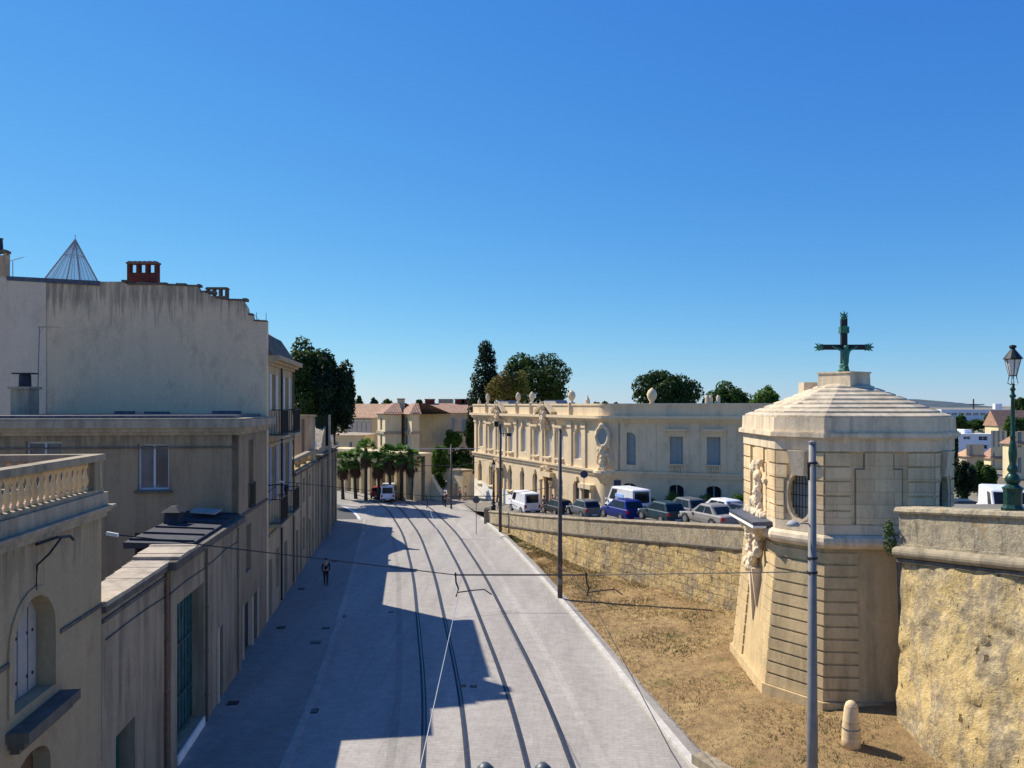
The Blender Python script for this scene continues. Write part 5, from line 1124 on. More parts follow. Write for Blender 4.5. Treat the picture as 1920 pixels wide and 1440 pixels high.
def cluster(w,d,hh,zc,n,seed,r0=.32,flat=1.):
    q=random.Random(seed); out=[((0,0,zc),(w*.34,d*.34,hh*.32))]
    for k in range(n):
        a=q.uniform(0,2*PI); e=q.uniform(-.5,1); rr=q.uniform(.55,.78)
        ca=math.sqrt(1-e*e*.9); s=q.uniform(.7,1.25)*r0
        out.append(((w/2*rr*math.cos(a)*ca,d/2*rr*math.sin(a)*ca,zc+hh/2*rr*e),(w/2*s,d/2*s,hh/2*s*flat)))
    return out
def px_tree(name,label,pl,pr,pt,pb,Y,mat,n,size,seed,k=14,group=None,z0=0,hole=.22,r0=.36):
    x0,x1=pX(pl,Y),pX(pr,Y); zt,zb=pz(pt,Y),pz(pb,Y); w=x1-x0; hh=zt-zb
    return tree(name,label,(x0+x1)/2,Y,z0,cluster(w*.97,w*.8,hh*.97,(zt+zb)/2-z0,k,seed,r0),mat,n,size,seed,group,hole=hole)
px_tree('evergreen_tree','large dark evergreen tree rising behind the tall house, left of the two',518,640,640,830,92,'leaf_dark',22000,.22,21,24,hole=.4)
px_tree('evergreen_tree','large dark evergreen tree with drooping right side, right of the two behind the left row',584,670,660,850,90,'leaf_black',18000,.22,22,24,hole=.4)
# cypress
Y=112; x=pX(908,Y); zt,zb=pz(634,Y),pz(770,Y); hh=zt-zb
bl=[((pX(906+ox,Y)-x,0,z),(w_,w_,2.2)) for ox,z,w_ in ((0,zb+1,2.2),(0,zb+3,2.2),(3,zb+4.6,2.0),(4,zb+6,1.7),(6,zb+7.6,1.5),(4,zb+9,1.1))]
bl=[((pX(905,Y)-x,0,zb),(2.2,2,2)),((pX(900,Y)-x,0,zb+1.8),(1.9,1.8,1.8)),((pX(912,Y)-x,0,zb+2.4),(2.0,1.8,1.9)),((pX(906,Y)-x,0,zb+4.3),(1.9,1.7,1.9)),((pX(911,Y)-x,0,zb+6.4),(1.7,1.6,1.8)),((pX(914,Y)-x,0,zb+8.0),(1.3,1.2,1.5)),((pX(910,Y)-x,0,zb+9.1),(1.1,1.,1.2)),((pX(925,Y)-x,0,zb+4.5),(1.1,1.1,1.5))]
tree('cypress','tall narrow dark cypress rising behind the mansion',x,Y,0,bl,'leaf_black',9000,.2,31,hole=.3)
px_tree('oak_tree','broad dark green oak behind the mansion, right of the cypress',930,1072,664,790,118,'leaf_dark',16000,.24,32,18)
px_tree('autumn_tree','smaller yellow green tree with rusty leaves between the cypress and the mansion parapet',912,1000,690,790,109,'leaf_olive',8000,.17,33,12)
px_tree('rusty_tree','rusty brown leaved tree squeezed between red roofed block and mansion',876,900,752,880,118,'leaf_rust',3500,.16,34,9)
px_tree('oak_tree','rounded dark oak behind the middle of the mansion roof',1180,1313,694,800,105,'leaf_dark',15000,.23,35,18)
px_tree('roadside_tree','green tree behind the right end of the mansion, left one of the pair',1322,1420,720,800,110,'leaf_mid',8000,.22,36,12)
px_tree('roadside_tree','brighter green tree nearest the pavilion roof, right one of the pair',1392,1466,720,805,100,'leaf_bright',7000,.18,37,12)
q=random.Random(77)
for i,(a,b,t) in enumerate(((664,682,745),(694,712,743),(712,738,745),(779,792,746),(1112,1126,752),(1130,1142,750),(1146,1160,753),(1316,1324,746),(1326,1333,750))):
    px_tree('distant_tree',['small dark pointed tree on the skyline nearest the dark evergreens','small dark tree on the skyline, second from the left evergreens','wide low dark tree on the skyline above the orange roof','small tree between the red roofs on the skyline','first tiny tree right of the mansion urns on the skyline','second tiny tree on the skyline above the mansion roof','third tiny tree on the skyline above the mansion roof','tiny tree right of the rounded oak','tiny tree between the rounded oak and roadside trees'][i],a,b,t,775,210,'leaf_dark',700,.5,80+i,6,hole=0)
# garden bushes left of the mansion
for i,(a,b,t,bo,Y,mt,lab) in enumerate(((803,848,836,905,99,'leaf_bright','light green garden bush nearest the palms'),(832,870,806,850,115,'leaf_bright','upper bright green tree crown above the garden bushes'),(838,888,838,890,114,'leaf_mid','dense mid green bush in front of the red roofed block'),(845,890,860,905,112,'leaf_bright','low bright green bush beside the mansion corner'),(870,888,790,850,116,'leaf_mid','narrow green tree against the rusty leaves'),(808,835,886,925,97,'leaf_mid','dark olive shrub hanging over the sloping garden wall'))):
    px_tree('garden_bush',lab,a,b,t,bo,Y,mt,7000,.15,50+i,14,'bushes in the garden left of the mansion',hole=.1)
# hedges behind parked cars
for i,(px,w_,pt) in enumerate(((1218,30,934),(1262,34,925),(1325,40,928),(1385,30,925),(1418,26,926))):
    Y=[66.6,66,64.9,63.4,62.3][i]; x0,x1=pX(px-w_/2,Y),pX(px+w_/2,Y); zt=pz(pt,Y); zb=zter(Y)
    h=thing('hedge_shrub',['dark green shrub right of the white van with blue lettering','bright green shrub below the second mansion window','light green shrub behind the white estate car','green shrub beside the pavilion corner','green shrub hidden mostly behind the pavilion'][i],'shrub',((x0+x1)/2,Y,zb),group='shrubs along the mansion wall')
    leafy('foliage','leaf_bright' if i else 'leaf_mid',[(((x0+x1)/2,Y,(zt+zb)/2),((x1-x0)/2,.7,(zt-zb)/2+.1))],2200,.08,60+i,h,hole=.15)
    m=MB(); m.tube([((x0+x1)/2,Y,zb-.05),((x0+x1)/2,Y,(zt+zb)/2)],.05,6); m.build('stem','bark',h)
# palms
def palm(x,y,zc,label,seed,sk=1.3):
    q=random.Random(seed); h=thing('palm_tree',label,'palm tree',(x,y,0),group='fan palms in front of the arcade')
    m=MB(); m.tube([(x,y,-.05),(x+q.uniform(-.1,.1),y,zc*.4),(x+q.uniform(-.15,.15),y,zc)],[.24,.17,.2],9); m.build('trunk','bark',h)
    m=MB()
    for k in range(240):
        a=q.uniform(0,2*PI); z=zc-q.uniform(0,1.7); r=.2+.5*math.sin(min(1,(zc-z)/1.1)*PI*.5)*(1-max(0,(zc-z)-1.2)/1.4)*q.uniform(.6,1.1)
        p0=Vector((x+.15*math.cos(a),y+.15*math.sin(a),z+.5)); p1=Vector((x+r*math.cos(a),y+r*math.sin(a),z)); p2=p1+Vector((.1*math.cos(a),.1*math.sin(a),-.5)); s=Vector((-math.sin(a),math.cos(a),0))*.09
        m.quad(p0-s*.3,p0+s*.3,p1+s,p1-s); m.quad(p1-s,p1+s,p2+s*.2,p2-s*.2)
    m.build('dead_frond_skirt','palm_dead',h)
    m=MB()
    for k in range(54):
        a=q.uniform(0,2*PI); e=q.uniform(-.75,1.4); L=q.uniform(.7,1.15)*sk; d=Vector((math.cos(a)*math.cos(e),math.sin(a)*math.cos(e),math.sin(e))); b=Vector((x,y,zc+.15)); c=b+d*L
        s=d.cross(Vector((0,0,1)))
        if s.length<.1: s=Vector((1,0,0))
        s.normalize(); u=s.cross(d)
        m.quad(b-s*.02,b+s*.02,c+s*.02,c-s*.02)
        for j in range(13):
            t=(j-6)/6*1.35; v=(d*math.cos(t)+s*math.sin(t)); tip=c+v*.75*sk*(1-.15*abs(t))+Vector((0,0,-.16-.12*abs(t))); w_=(-d*math.sin(t)+s*math.cos(t))*.05; mid=c+v*.38*sk
            m.quad(c,mid-w_,tip,mid+w_)
    m.build('crown','leaf_palm',h)
for i,(px,pyc,Y,lab) in enumerate(((643,852,98,'fan palm standing first in the row, at the end of the left houses'),(667,853,98.5,'fan palm second from the left houses'),(686,838,97,'fan palm third from the left houses, slightly taller'),(709,852,97.5,'fan palm fourth in the row, behind the small bus'),(731,846,97,'fan palm right of the small bus'),(752,846,97,'fan palm last but one before the garden wall'),(774,848,97,'fan palm at the right end of the row, beside the garden wall'))):
    palm(pX(px,Y-3),Y-3,pz(pyc+11,Y-3)-.1+.25*((i*7)%3-1),lab,90+i,1.02+.1*((i*5)%3-1))
# ---------------------------------------------------------------- right background
Y=170
h,f=house('white_apartment_block','white modern flat roofed apartment block with dark ribbon windows, right of the pavilion',pX(1795,Y),pX(1872,Y),Y,3,0,pz(815,Y),0,'far_white','far_white',[(.15,.32,pz(824,Y),pz(818,Y)),(.52,.74,pz(826,Y),pz(818,Y)),(.52,.74,pz(842,Y),pz(834,Y))],cat='building',wm='black_open',fm='far_white')
m=MB(); m.box(pX(1818,Y),pX(1832,Y),Y+2,Y+8,pz(815,Y)+.2,pz(806,Y)); m.build('roof_housing','far_white',h)
house('tiled_house','small house with an orange tiled roof below the white apartment block',pX(1812,130),pX(1845,130),130,3,0,pz(858,130),1.6,'far_wall','roof_orange',[(.2,.35,3,5)])
house('tiled_house','cream house with red roof and grey dormer, left of the street lamp',pX(1858,140),pX(1888,140),140,3,0,pz(862,140),2.4,'arcade','roof_tile',[(.12,.26,4,7),(.42,.56,4,7),(.70,.84,4,7),(.12,.26,.5,3)])
house('tiled_house','tall cream house at the right edge of the view behind the street lamp',pX(1903,120),pX(1960,120),120,3,0,pz(835,120),2.2,'arcade','roof_tile',[(.10,.22,5,7.5),(.4,.52,5,7.5),(.1,.22,1,3.5)])
house('tiled_house','gabled house with a big red brown roof above the white apartment block',pX(1872,210),pX(1935,210),210,6,0,pz(800,210),4.5,'arcade','roof_tile',[(.2,.3,2,5)],hip=False)
house('long_white_building','long low white building on the skyline below the crane',pX(1765,520),pX(1905,520),520,10,0,pz(768,520),0,'far_white','far_white',[(.04+.096*i,.115+.096*i,pz(779,520),pz(774,520)) for i in range(10)],cat='building',wm='stone_grey',fm='far_white')
m=MB(); m.box(pX(1866,540),pX(1879,540),540,543,0,pz(757,540)); tag(m.build('silo','far_white'),'white blocky silo standing above the long white building','silo')
m=MB(); Y=600; x=pX(1826,Y); m.box(x-.25,x+.25,Y,Y+1,0,pz(748,Y)); cr=thing('tower_crane','thin distant tower crane on the skyline above the long white building','crane',(x,Y,0)); m.build('mast','iron',cr)
m=MB(); m.box(pX(1818,Y),pX(1846,Y),Y,Y+.8,pz(759,Y),pz(757.5,Y)); m.build('jib','iron',cr)
for i,(a,b,t,bo,Y,mt,lab) in enumerate(((1772,1796,776,900,60,'leaf_dark','dark tree touching the right side of the pavilion'),(1778,1830,846,960,90,'leaf_black','dark tree below the white apartment block'),(1820,1868,862,950,100,'leaf_mid','green tree left of the cream house with grey dormer'),(1775,1815,772,840,230,'leaf_mid','olive green tree clump behind the pavilion roof edge'),(1800,1850,785,812,300,'leaf_dark','low tree belt above the white apartment block'),(1846,1878,776,800,320,'leaf_mid','tree belt below the silo'),(1884,1925,768,850,200,'leaf_mid','green trees behind the street lamp column'),(1900,1930,745,790,380,'leaf_mid','trees on the skyline at the right edge'))):
    px_tree('background_tree',lab,a,b,t,bo,Y,mt,5500,.16*Y/90,120+i,14,'trees in the right background',hole=0)
# white scruffy filler: trees band far
m=MB(); q=random.Random(9)
N=26000; r_=np.random.default_rng(3)
xx=np.concatenate([r_.uniform(-420,-40,N//3),r_.uniform(60,900,N-N//3)]); yy=r_.uniform(260,900,N); 
V=[];Fc=[]
for i in range(N):
    x,y=xx[i],yy[i]; n_=noise.noise(Vector((x*.02,y*.02,3)))
    if n_<-.05: continue
    s=r_.uniform(.7,1.6)*y/300; z=max(.2,(1.2+3*n_)*r_.uniform(.2,1)); a=r_.uniform(0,PI); k=len(V)
    V+= [(x-s*math.cos(a),y-s*math.sin(a),z-s*.3),(x+s*math.cos(a),y+s*math.sin(a),z-s*.2),(x+s*.7*math.cos(a),y+s*.7*math.sin(a)+.3,z+s*.6),(x-s*.6*math.cos(a),y-s*.6*math.sin(a),z+s*.7)]; Fc.append((k,k+1,k+2,k+3))
m.v=V; m.f=Fc; tag(m.build('far_woodland','woods'),'far off olive green woodland on the plain below the skyline','woodland',kind='stuff')
# hills
m=MB(); n=60
def hills(x0,x1,Y,H,seed):
    V=[];k=len(m.v)
    for j in range(-1,6):
        for i in range(n+1):
            x=x0+(x1-x0)*i/n; e=max(0,math.sin(PI*i/n))**.7 if j>=0 else 0; z=H*e*(1-(j/5-.4)**2*2.2)*(.7+.5*noise.noise(Vector((i*.12,seed,0)))); m.v.append((x,Y+j*260,max(-1,z)))
    for j in range(6):
        for i in range(n): a=k+j*(n+1)+i; m.f.append((a,a+1,a+n+2,a+n+1))
hills(pX(1690,4500),pX(1800,4500),4300,62,1); hills(pX(1100,6000),pX(1330,6000),6000,12,4); hills(pX(600,5000),pX(860,5000),5000,20,6)
tag(m.build('hills','hill'),kind='structure')
# ================================================================ VEHICLES
def car(name,label,x,y,z,rz,paintm,L=4.2,W=1.75,H=1.5,kind='hatch',cat='car',group='cars parked along the retaining wall',glassm='car_glass'):
    """local frame: +x forward, origin on the ground below the centre"""
    h=thing(name,label,cat,(x,y,z),rz,group)
    hw=W/2; van=kind in('van','bus')
    belt=H*(.60 if not van else .52); hood=H*(.56 if not van else .46); zb=.22
    if kind=='hatch': st=[(-L/2,.30,.62*H,.86),(-L/2+.10,.24,belt*1.02,.97),(-L*.2,zb,belt*1.02,1),(L*.14,zb,belt,1),(L*.22,zb,hood*1.02,.99),(L*.42,zb+.02,hood*.88,.94),(L/2,.3,hood*.62,.80)]
    elif kind=='sedan': st=[(-L/2,.32,.58*H,.84),(-L/2+.12,.25,belt*1.02,.95),(-L*.28,zb,belt*1.03,1),(L*.12,zb,belt,1),(L*.20,zb,hood*1.0,.99),(L*.42,zb+.02,hood*.86,.94),(L/2,.3,hood*.6,.80)]
    else: st=[(-L/2,.32,belt,.95),(-L/2+.06,.25,belt*1.02,1),(0,zb,belt*1.02,1),(L*.27,zb,belt,1),(L*.33,zb,belt*.98,.99),(L*.46,zb+.02,hood*.82,.95),(L/2,.3,hood*.62,.86)]
    m=MB(); 
    def sec(xx,z0,z1,k):
        w=hw*k; return [(xx,-w*.86,z0),(xx,-w*.97,z0+.12),(xx,-w,z0+(z1-z0)*.5),(xx,-w*.97,z1-.06),(xx,-w*.88,z1),(xx,0,z1+.035),(xx,w*.88,z1),(xx,w*.97,z1-.06),(xx,w,z0+(z1-z0)*.5),(xx,w*.97,z0+.12),(xx,w*.86,z0)]
    S=[sec(*s) for s in st]; n=11; 
    for s in S: m.v+=s
    for i in range(len(S)-1):
        for j in range(n): a=i*n+j; b=i*n+(j+1)%n; m.f.append((a,b,b+n,a+n))
    m.f.append(tuple(range(n))); m.f.append(tuple((len(S)-1)*n+j for j in reversed(range(n))))
    # greenhouse (lower ring -> roof ring)
    g={'hatch':(-L/2+.14,L*.24,-L/2+.52,L*.04),'sedan':(-L*.36,L*.22,-L*.22,L*.04),'van':(-L/2+.08,L*.40,-L/2+.16,L*.24),'bus':(-L/2+.05,L*.47,-L/2+.1,L*.42)}[kind]
    b0,b1,t0,t1=g; zr=H-.02; wb=hw*.93; wt=hw*(.74 if not van else .86)
    k=len(m.v)
    low=[(b0,-wb*.95,belt-.02),(b1,-wb*.93,belt-.04),(b1,wb*.93,belt-.04),(b0,wb*.95,belt-.02)]; hi=[(t0,-wt,zr-.07),(t1,-wt,zr-.07),(t1,wt,zr-.07),(t0,wt,zr-.07)]; top=[(t0+.15,-wt*.85,zr),(t1-.1,-wt*.85,zr),(t1-.1,wt*.85,zr),(t0+.15,wt*.85,zr)]
    m.add(low+hi+top,[(0,1,5,4),(1,2,6,5),(2,3,7,6),(3,0,4,7),(4,5,9,8),(5,6,10,9),(6,7,11,10),(7,4,8,11),(8,9,10,11)])
    body=m.build('body',paintm,h,local=True,bevel=.025); body.data.polygons.foreach_set('use_smooth',[False]*len(body.data.polygons))
    lo=[Vector(v) for v in low]; hi=[Vector(v) for v in hi]
    def pane(a,b,c,d,nm,inset=(.08,.92,.12,.92),mat=glassm,out=.012):
        # a,b lower; d,c upper
        u0,u1,v0,v1=inset; q=lambda u,v:(a.lerp(b,u)).lerp(d.lerp(c,u),v); P=[q(u0,v0),q(u1,v0),q(u1,v1),q(u0,v1)]; nn=(P[1]-P[0]).cross(P[3]-P[0]).normalized(); m=MB(); m.hexa([p-nn*.01 for p in P]+[p+nn*out for p in P]); return m.build(nm,mat,h,local=True)
    pane(lo[1],lo[2],hi[2],hi[1],'windscreen',(.06,.94,.08,.95)); pane(lo[3],lo[0],hi[0],hi[3],'rear_window',(.10,.90,.15 if not van else .1,.9))
    if kind=='van': segs=[(.70,.93)]
    elif kind=='bus': segs=[(.03,.2),(.22,.4),(.42,.6),(.62,.8),(.82,.96)]
    else: segs=[(.12,.46),(.50,.86)]
    for s in segs: pane(lo[0],lo[1],hi[1],hi[0],'side_window',(*s,.14,.9)); pane(lo[2],lo[3],hi[3],hi[2],'side_window',(1-s[1],1-s[0],.14,.9))
    r=.31 if not van else .34
    for sx in (-L*.30,L*.31):
        for sy in (-1,1):
            m=MB(); m.tube([(sx,sy*(hw-.20),r),(sx,sy*(hw+.005),r)],r,16); w_=m.build('wheel','rubber',h,local=True)
            m=MB(); m.tube([(sx,sy*(hw-.02),r),(sx,sy*(hw+.02),r)],r*.62,12); m.build('rim','galv',w_,local=True)
            m=MB(); m.tube([(sx+(r+.05)*math.cos(a),sy*(hw*.992),r+(r+.05)*math.sin(a)) for a in [PI*i/8 for i in range(9)]],.028,5); m.build('wheel_arch','rubber',h,local=True)
    for sy in (-1,1):
        m=MB(); zz=H*.50 if not van else H*.42; m.box(-L/2-.015,-L/2+.10,sy*hw*.80-.11,sy*hw*.80+.11,zz-(.12 if not van else .2),zz+.1); m.build('tail_light','lamp_red',h,local=True,bevel=.02)
        m=MB(); m.box(L/2-.22,L/2-.04,sy*hw*.66-.15,sy*hw*.66+.15,hood*.66,hood*.82); m.build('headlight','lamp_clear',h,local=True,bevel=.02)
        m=MB(); m.box(b1-.35,b1-.15,sy*(hw+.02)-.01,sy*(hw+.02)+.12*sy if sy>0 else sy*(hw+.02)+.01,belt,belt+.14) if sy>0 else m.box(b1-.35,b1-.15,-(hw+.14),-(hw+.01),belt,belt+.14); m.build('wing_mirror',paintm,h,local=True,bevel=.02)
    for xx,nm in ((-L/2,'rear_bumper'),(L/2,'front_bumper')):
        sg=1 if xx>0 else -1; m=MB(); m.box(xx-.12 if sg>0 else xx-.05,xx+.05 if sg>0 else xx+.12,-hw*.88,hw*.88,.26,.46); m.build(nm,paintm if not van else 'rubber',h,local=True,bevel=.03)
    m=MB(); m.box(-L/2-.062,-L/2-.052,-.26,.26,.31,.41); m.build('number_plate','plate',h,local=True)
    return h
HD=R(90+22)
def at(px,Z,dz=0): return pX(px,Z),Z,zter(Z)+dz
x,y,z=at(1331,48.3); car('parked_car','silver saloon with red tail lights, nearest parked car beside the pavilion',x,y,z,HD,'car_silver',4.55,1.78,1.43,'sedan')
x,y,z=at(1240,55); car('parked_car','dark teal hatchback with red tail lights, between the blue car and silver saloon',x,y,z,HD,'car_teal',4.1,1.75,1.5)
x,y,z=at(1166,59.3); car('parked_car','bright blue tall hatchback in front of the white van with blue lettering',x,y,z,HD,'car_blue',4.3,1.8,1.62)
x,y,z=at(1094,65.3); car('parked_car','dark grey hatchback with pale roof, right of the black car',x,y,z,HD,'car_grey',3.9,1.7,1.5)
x,y,z=at(1045,71); car('parked_car','black hatchback behind the nearer steel pole',x,y,z,HD,'car_black',4.0,1.72,1.45)
x,y,z=at(983,77); car('parked_van','white panel van with roof rack, at the left end of the parked cars',x,y,z,R(90+20),'car_white',4.6,1.8,2.15,'van','van')
x,y,z=at(1176,64.5); v2=car('parked_van','tall white van with a blue lettered side panel, behind the bright blue car',x,y,z,HD,'car_white',4.9,1.95,2.5,'van','van',group='vehicles in the second parking row')
m=MB(); m.hexa([(-.8,.86,1.68),(.5,.86,1.68),(.5,.893,1.68),(-.8,.893,1.68),(-.8,.84,1.95),(.5,.84,1.95),(.5,.876,1.95),(-.8,.876,1.95)]); m.build('side_lettering','decal_blue',v2,local=True)
x,y,z=at(1283,59.8); car('parked_car','dark red and grey estate car behind the teal hatchback',x,y,z,HD,'car_grey',4.3,1.78,1.72,group='vehicles in the second parking row')
x,y,z=at(1348,58.5); car('parked_car','white estate car with dark rear window, behind the silver saloon',x,y,z,HD,'car_white',4.5,1.8,1.66,group='vehicles in the second parking row')
x,y,z=at(1386,51.5); car('parked_car','navy car half hidden by the pavilion',x,y,z,HD,'car_navy',4.2,1.75,1.45)
x,y,z=at(1419,49.5); car('parked_car','grey car hidden behind the pavilion corner',x,y,z,HD,'car_grey',4.2,1.75,1.45)
x=pX(1882,43); car('parked_van','white van with large windscreen facing the street, behind the rampart below the lamp',x,43,4.5,R(-112),'car_white',5.0,1.95,2.5,'van','van',group='vehicles behind the near rampart')
x=pX(1838,36.5); 
x=pX(1812,52); car('parked_car','dark car in the shade right of the pavilion',x,52,zter(52),R(-100),'car_black',4.2,1.75,1.5,group='vehicles behind the near rampart')
car('small_bus','small white and blue bus driving away at the far end of the street',pX(728,94),94,0.0,R(97),'car_white',4.8,1.75,1.95,'bus','bus',group=None)
car('distant_car','small dark red car left of the small bus at the far end',pX(709,97),97,0,R(95),'car_red',3.9,1.65,1.45,group=None)
# ================================================================ PEOPLE
def person(label,x,y,z,rz,top,bottom,hair='hair',hgt=1.72,stride=.12,arm=.05,group=None):
    h=thing('person',label,'person',(x,y,z),rz,group); s=hgt/1.72
    T=lambda *a:tuple(v*s for v in a)
    J=[T(0,0,.92,.12,.09),T(0,0,1.12,.12,.09),T(0,0,1.34,.15,.095),T(0,.0,1.45,.055),T(.01,0,1.53,.075,.085),T(.015,0,1.63,.08,.09)]
    J+=[T(0,.19,1.38,.055),T(arm*.4,.24,1.12,.042),T(arm*2,.24,.88,.033),T(arm*2+.02,.235,.80,.036)]
    J+=[T(0,-.19,1.38,.055),T(-arm*.4,-.24,1.12,.042),T(-arm*2,-.24,.88,.033),T(-arm*2+.02,-.235,.80,.036)]
    J+=[T(0,.09,.84,.085),T(stride*.7,.10,.48,.058),T(stride,.10,.09,.04),T(stride+.13,.11,.04,.035)]
    J+=[T(0,-.09,.84,.085),T(-stride*.4,-.10,.48,.058),T(-stride,-.10,.09,.04),T(-stride+.13,-.11,.04,.035)]
    E=[(0,1),(1,2),(2,3),(3,4),(4,5),(2,6),(6,7),(7,8),(8,9),(2,10),(10,11),(11,12),(12,13),(0,14),(14,15),(15,16),(16,17),(0,18),(18,19),(19,20),(20,21)]
    skin('body','skin',J,E,h,0,1,True)
    J2=[(a[0],a[1],a[2],a[3]*1.18,(a[4] if len(a)>4 else a[3])*1.22) for a in J]
    sh_=[J2[0],J2[1],J2[2],J2[6],J2[7],J2[8],J2[10],J2[11],J2[12]]; skin('shirt',top,sh_,[(0,1),(1,2),(2,3),(3,4),(4,5),(2,6),(6,7),(7,8)],h,0,1,True)
    tr=[(J2[0][0],J2[0][1],J2[0][2]-.01,*J2[0][3:]),J2[14],J2[15],J2[16],J2[18],J2[19],J2[20]]; skin('trousers',bottom,tr,[(0,1),(1,2),(2,3),(0,4),(4,5),(5,6)],h,0,1,True)
    m=MB(); m.blob((0-.015*s,0,1.655*s),(.10*s,.095*s,.095*s),.05,2,1); m.build('hair',hair,h,local=True,smooth=True)
    for sy,sx in ((.11,stride+.06),(-.11,-stride+.06)): m=MB(); m.blob((sx*s,sy*s,.045),(.15,.055,.05),.03,2,2); m.build('shoe','cloth_dark',h,local=True,smooth=True)
    return h
Z=49.5; person('person in dark clothes walking along the shaded left pavement',pX(611,Z),Z,.035,R(95),'cloth_dark','cloth_dark')
Z=88; person('person in a dark top walking at the kerb below the trees',pX(835,Z),Z,0,R(60),'cloth_dark','cloth_dark')
Z=91; person('person with pale shirt beside the walker in the dark top',pX(831,Z),Z,0,R(80),'cloth_white','cloth_dark')
Z=82; person('person in black standing at the foot of the old lantern',pX(925,Z),Z,.3,R(180),'cloth_dark','cloth_dark')
Z=74; person('person with red top standing behind the parked cars',pX(1036,Z),Z,zter(Z),R(-80),'cloth_red','cloth_dark',hgt=1.8)
Z=74.5; person('person in dark jacket next to the one in the red top',pX(1046,Z),Z,zter(Z),R(-120),'cloth_dark','cloth_blue',hgt=1.78)
Z=72.5; person('person in grey top partly hidden by the black car',pX(1020,Z),Z,zter(Z),R(-60),'cloth_grey','cloth_dark',hgt=1.7)
Z=98; person('person in white by the garden gate left of the mansion',pX(873,94),94,0,R(180),'cloth_white','cloth_tan')
Z=96; person('person seated low by the gate lodge wall in dark red clothes',pX(862,94),94,0,R(200),'cloth_red','cloth_dark',hgt=1.6)
# ================================================================ TRAM POLES AND WIRES
def pole(label,x,y,z0,z1,r0,r1,extra=None):
    h=thing('tram_pole',label,'pole',(x,y,z0),group='grey tram poles along the lawn edge')
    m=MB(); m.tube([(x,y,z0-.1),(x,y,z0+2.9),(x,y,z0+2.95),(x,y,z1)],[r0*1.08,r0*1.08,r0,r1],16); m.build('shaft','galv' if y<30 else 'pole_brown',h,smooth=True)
    m=MB(); m.lathe([(r0*1.7,0),(r0*1.7,.04),(r0*1.15,.09)],x,y,z0-.02,14); m.build('base_flange','galv',h)
    m=MB(); m.lathe([(r1*1.15,0),(r1*1.15,.05),(r1*.5,.09)],x,y,z1,12); m.build('cap','galv',h)
    return h
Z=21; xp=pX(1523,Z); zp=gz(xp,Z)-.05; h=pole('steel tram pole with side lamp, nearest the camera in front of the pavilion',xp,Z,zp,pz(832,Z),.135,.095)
m=MB(); zz=pz(982,Z); m.tube([(xp,Z,zz-.02),(xp-.3,Z-.05,zz+.03),(pX(1500,Z),Z-.05,zz)],.022,6); la=m.build('lamp_arm','galv',h)
m=MB(); xx=pX(1487,Z-.05); m.lathe([(.05,.10),(.13,.06),(.18,0),(.17,-.05),(.05,-.06)][::-1],xx,Z-.05,zz,14); m.build('lamp_head','shutter_grey',la,smooth=True)
for zz in (pz(1075,Z),pz(1048,Z),pz(870,Z)): m=MB(); m.lathe([(.14,0),(.15,.03),(.14,.06)],xp,Z,zz,14); m.build('clamp','iron',h)
m=MB(); m.tube([(xp-.13,Z-.08,pz(870,Z)),(xp-.13,Z-.08,pz(900,Z))],.035,6); m.build('junction_box','iron',h)
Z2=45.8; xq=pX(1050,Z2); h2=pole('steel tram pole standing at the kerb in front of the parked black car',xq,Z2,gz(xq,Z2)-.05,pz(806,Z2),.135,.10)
m=MB(); m.tube([(xq,Z2,gz(xq,Z2)+.9),(xq,Z2,gz(xq,Z2)+1.25)],.17,10); m.build('cable_box','galv',h2)
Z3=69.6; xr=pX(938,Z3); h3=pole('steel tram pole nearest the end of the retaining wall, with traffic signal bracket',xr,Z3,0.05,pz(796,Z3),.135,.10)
m=MB(); m.tube([(xr,Z3,pz(812,Z3)),(xr+.9,Z3,pz(815,Z3))],.04,6); m.box(xr+.6,xr+1.0,Z3-.1,Z3+.1,pz(818,Z3),pz(812,Z3)); m.box(xr-.55,xr-.15,Z3-.2,Z3+.2,pz(800,Z3),pz(790,Z3)); m.build('bracket','iron',h3)
Z4=86; h4=pole('thin distant tram pole beside the garden wall',pX(846,Z4),Z4,0,pz(835,Z4),.10,.08)
# cross spans: support wire from left facade to pole carrying a double stagger bar
def span(Zs,xl,xr_,zw,anchor,pole_pt,lab):
    h=thing('overhead_span',lab,'tram wire',(xl,Zs,zw),group='overhead tram wire spans')
    m=MB(); m.tube([anchor,(xl,Zs,zw)],.016,5); m.build('span_wire','wire',h); m=MB(); m.tube([(xr_,Zs,zw),pole_pt],.016,5); m.build('span_wire','wire',h)
    m=MB(); m.tube([(xl-.05,Zs,zw),(xr_+.05,Zs,zw)],.026,8); m.build('cross_bar','wire',h)
    for x in (xl,xr_):
        m=MB(); m.tube([(x,Zs,zw+.08),(x+.02,Zs,zw-.25),(x+.10,Zs,zw-.45),(x+.02,Zs,zw-.72)],.03,6)
        m.tube([(x+.05,Zs,zw-.58),(x+.65,Zs,zw-.5),(x+.95,Zs,zw-.48),(x+1.2,Zs,zw-.65)],.02,6); m.build('steady_arm','wire',h)
    m=MB(); m.tube([(anchor[0]+.02,anchor[1],anchor[2]),(anchor[0]+.3,anchor[1],anchor[2]-.05)],.05,6); m.build('insulator','whitewash',h)
span(25.4,-1.87,2.45,pz(1078,25.4),(-10.05,19.0,pz(1000,19)),(xp,Z,pz(1072,Z)),'overhead bar and wires crossing from the terrace house to the nearest steel pole')
span(46.5,-5.2,-.9,6.1,FL.pt(SZ(44.5),7.2,0),(xq,Z2,6.8),'overhead span reaching from the tall house to the middle steel pole')
span(70.0,-9.0,-4.8,6.1,FL.pt(SZ(68),6.8,0),(xr,Z3,6.9),'overhead span reaching from the baroque gateway to the far steel pole')
